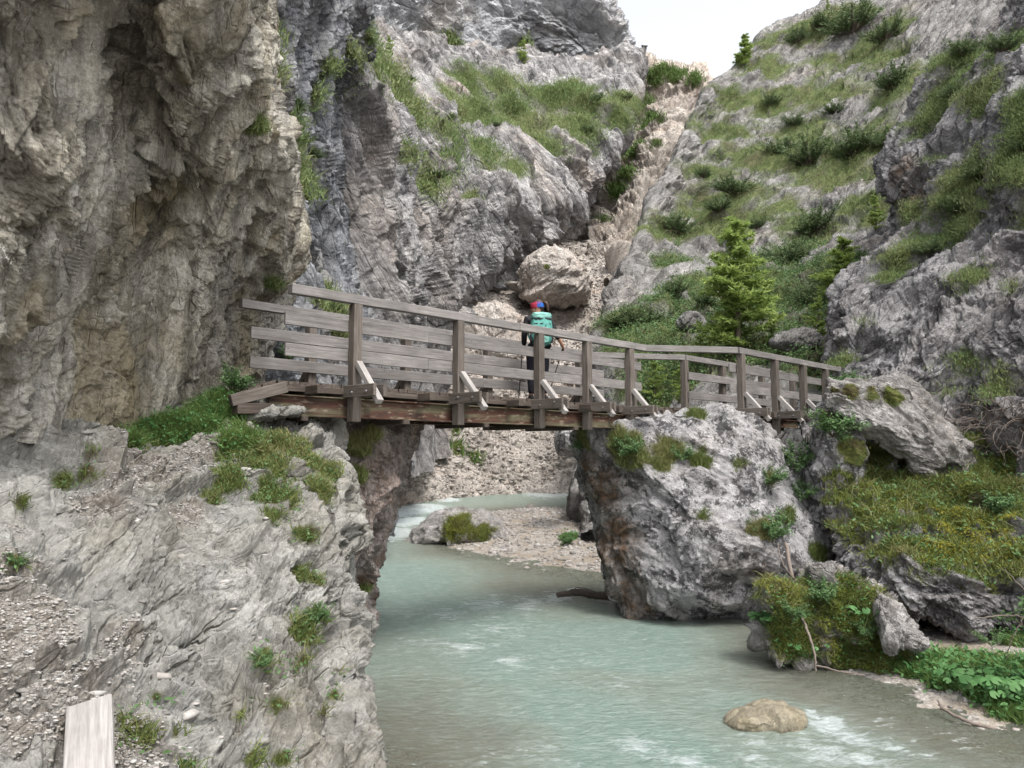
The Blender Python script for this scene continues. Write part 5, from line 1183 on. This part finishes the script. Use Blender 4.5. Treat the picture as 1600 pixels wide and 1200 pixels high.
# butterbur: round leaves on stalks
def butterbur(px, py, D, n, r, spread, label, S_=None, h=.3):
    p = W(px, py, D) if S_ is None else S_.at(px, py)[0]
    root = empty('butterbur', p); tag(root, label, 'leafy plant', 'butterbur plants on the river bank')
    st_ = []; V = []; T = []; tt = []; n0 = 0
    for i in range(n):
        a = rg.uniform(0, 6.28); rr = spread*math.sqrt(rg.rand()); hh = h*rg.uniform(.5, 1.1)
        tip = np.array((math.cos(a)*rr, math.sin(a)*rr, hh)); st_.append((np.array(((tip[0]*.3, tip[1]*.3, -.08), tip*np.array((.8, .8, .6)), tip)), (.006, .005, .004)))
        N_ = unit(np.array((math.cos(a)*.4, math.sin(a)*.4-.35, 1))+rg.normal(size=3)*.2); A = unit(np.cross(N_, rg.normal(size=3))); B_ = np.cross(N_, A); R_ = r*rg.uniform(.6, 1.15)
        ph = np.linspace(.35, 2*np.pi-.35, 13); wv_ = R_*(1+.06*np.sin(ph*5)); pts = tip+np.cos(ph)[:, None]*A*wv_[:, None]*-1+np.sin(ph)[:, None]*B_*wv_[:, None]-N_*R_*.22
        V.append(np.concatenate(([tip], pts))); T += [(n0, n0+j, n0+j+1) for j in range(1, 13)]; n0 += 14; tt += [rg.rand()]*14
    tubes('stalks', st_, M_leaf, root, 4)
    for o in root.children: o.data.attributes.new('tint', 'FLOAT', 'POINT')
    link('leaves', mesh_np('leaves', np.concatenate(V), None, T, {'tint': tt}), M_butter, root)
butterbur(1200,975,10.0,40,.05,.28,'cluster of round-leaved plants at the left end of the mossy hump',hump,.12)
butterbur(1560,1080,9.0,130,.055,.62,'large patch of round-leaved plants at the right edge of the river bank',bed,.26)
butterbur(1400,1030,9.9,22,.05,.3,'few round leaves between the mossy hump and the grass',bed,.2)
butterbur(1260,1020,10,12,.05,.3,'scattered round leaves on the front of the mossy hump',hump,.10)
butterbur(1345,960,10,16,.045,.3,'round leaves on top of the mossy hump',hump,.12)
# dead branch hanging over the hump and a root at the waterline, drift log
def branch(name, paths, label, cat='branch', mat=None):
    P_ = [(np.array([W(float(a), float(b), float(c)) for a, b, c in pts]), rad) for pts, rad in paths]
    org = P_[0][0][-1].copy(); out = []
    for pts, rad in P_:
        q_ = catmull(pts[:, None], len(pts)*5)[:, 0]-org; q_ = q_+rg.normal(size=q_.shape)*.006; out.append((q_, np.interp(np.linspace(0, 1, len(q_)), np.linspace(0, 1, len(rad)), rad)))
    root = tubes(name, out, mat or M_twig, None, 7); root.location = org
    return tag(root, label, cat)
branch('bare_branch', [([(1228,850,11.8),(1238,900,11.2),(1245,945,10.7),(1262,985,10.2),(1272,1020,10.0),(1275,1048,9.95)], (.03, .022, .015, .012)), ([(1240,905,11.1),(1222,880,11),(1215,850,11.2)], (.014, .005)), ([(1275,1040,9.95),(1310,1048,9.8),(1350,1056,9.7)], (.012, .008))], 'bare grey branch hanging down in front of the mossy hump')
branch('dead_root', [([(1466,1095,8.9),(1480,1112,8.7),(1520,1130,8.5),(1570,1142,8.4),(1640,1150,8.3)], (.012, .02, .02, .016))], 'pale curved dead root lying in the shallow water at the right bank', 'root')
branch('willow_branch', [([(1700,960,8.6),(1620,965,8.8),(1570,962,9.0),(1520,966,9.1)], (.014, .01, .005)), ([(1600,964,8.8),(1580,1000,8.9),(1572,1030,9.0)], (.008, .004)), ([(1640,964,8.8),(1600,920,8.9),(1570,890,9)], (.008, .004))], 'grey twig reaching in from the right margin above the sand')
branch('driftwood_log', [([(870,930,15.6),(900,926,15.6),(930,930,15.4),(970,934,15)], (.05, .07, .08, .08)), ([(885,925,15.6),(905,918,15.5),(925,922,15.5)], (.012, .008))], 'dark driftwood log stuck against the foot of the huge boulder', 'log', M_dark)
willow = leafy_shrub(9, 12, 60, .035)
place(willow, None, 1640, 1000, 130, 'feathery light green willow leaves reaching in at the right margin', 'shrub', GL, D=8.9, tilt=0, sx=.8)
o = copy_tree(willow); _p = W(1550, 1010, 8.9); o.matrix_world = Matrix.Translation(Vector(_p)) @ Matrix.Diagonal((.32, .32, .25, 1)); tag(o, 'small willow spray at the tip of the grey twig', 'shrub', GL)
# brown bare thicket beyond the slab boulder
rg.seed(3); th = []
for i in range(170):
    px, py = rg.uniform(1450, 1610), rg.uniform(610, 700); b0, n_ = rcliff.at(px, py+20, 8)
    pts = curve(b0, (-.5+rg.normal()*.5, -.6, .35), rg.uniform(.4, .9), 6, (0, 0, -.5), .2); th.append((pts, np.linspace(.009, .003, 7)))
tag(tubes('thicket', th, M_twig, None, 4), 'tangle of bare brown twigs between the slab boulder and the right cliff', 'thicket', kind='stuff')
# ------------------------------------------------------------------ loose stones
def stones(S, n, r0, r1, mat, label, key=None, sel=None, name='stones', flat=.6, jag=.22):
    rg.seed(n)
    S.att['_s'] = np.ones(S.P.shape[:2]); q_ = pick(S, n, key='_s', sel=sel); del S.att['_s']
    p, N, _ = q_
    bm = bmesh.new(); bmesh.ops.create_icosphere(bm, subdivisions=1, radius=1); T0 = np.array([[v.index for v in f.verts] for f in bm.faces]); V0 = np.array([v.co for v in bm.verts]); bm.free()
    k = len(V0); r = r0*(r1/r0)**(rg.rand(n)**2.2); sc = rg.uniform(.5, 1.25, (n, 3))*np.array((1, .8, flat))
    A = rg.normal(size=(n, 3, 3)); Qm, _r2 = np.linalg.qr(A)
    V = V0[None]*(1+rg.uniform(-jag, jag, (n, k, 1))); V = np.einsum('nij,nkj->nki', Qm, V)*sc[:, None]*r[:, None, None]+p[:, None]+N[:, None]*(r*.15)[:, None, None]
    T = (T0[None]+(np.arange(n)*k)[:, None, None]).reshape(-1, 3)
    me = mesh_np(name, V.reshape(-1, 3), None, T, {'tint': np.repeat(rg.rand(n), k)}, smooth=False)
    return tag(link(name, me, mat), label, 'stones', kind='stuff')
def stonemat(name, cols):
    m = NT(name); c = m.ramp(m.attr('tint'), [(i/(len(cols)-1), k) for i, k in enumerate(cols)]); v = m.coord()
    c = m.mix(.4, c, m.ramp(m.noise(v, 25, 4, .7), [(.3, .3), (.7, .75)]), 'OVERLAY')
    return m.finish(c, .9, None, .2)
M_pebble = stonemat('pebbles', [(.15, .14, .13), (.22, .21, .195), (.27, .245, .22), (.36, .35, .335)])
M_screest = stonemat('scree_stones', [(.18, .165, .15), (.26, .24, .22), (.29, .25, .215), (.38, .355, .33)])
stones(scree, 26000, .03, .22, M_screest, 'loose grey and pink scree stones above the far bank')
stones(bed, 22000, .02, .11, M_pebble, 'pale gravel of the bar in mid river', sel=lambda S: (S.P[..., 2] > zw(S.P[..., 1])-.08) & (S.P[..., 1] > 15) & (S.P[..., 1] < 45))
stones(bed, 700, .12, .5, M_screest, 'tan stones along the far shoreline', sel=lambda S: (np.abs(S.P[..., 2]-zw(S.P[..., 1])-.08) < .14) & (S.P[..., 1] > 36))
stones(bed, 1500, .012, .05, M_pebble, 'small stones on the sand of the right bank', sel=lambda S: (S.P[..., 2] > zw(S.P[..., 1])-.2) & (S.P[..., 1] < 13))
stones(ledge, 26000, .004, .020, M_pebble, 'grey stone chips strewn over the path', sel=lambda S: S.att['soil']*(S.px < 420)*(S.N[..., 2] > .3), flat=.45, jag=.42)
stones(ledge, 200, .02, .07, M_pebble, 'larger broken stones on the path and its bank', sel=lambda S: (S.px < 420) & (S.N[..., 2] > .4), flat=.35, jag=.42)
# ------------------------------------------------------------------ link the terrain
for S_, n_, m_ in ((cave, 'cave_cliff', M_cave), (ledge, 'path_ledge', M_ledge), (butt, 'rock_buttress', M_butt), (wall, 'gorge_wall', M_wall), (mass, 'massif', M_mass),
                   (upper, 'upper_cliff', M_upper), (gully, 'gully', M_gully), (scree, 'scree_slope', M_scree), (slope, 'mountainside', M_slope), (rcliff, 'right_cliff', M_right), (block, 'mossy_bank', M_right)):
    tag(S_.build(n_, m_), kind='structure')
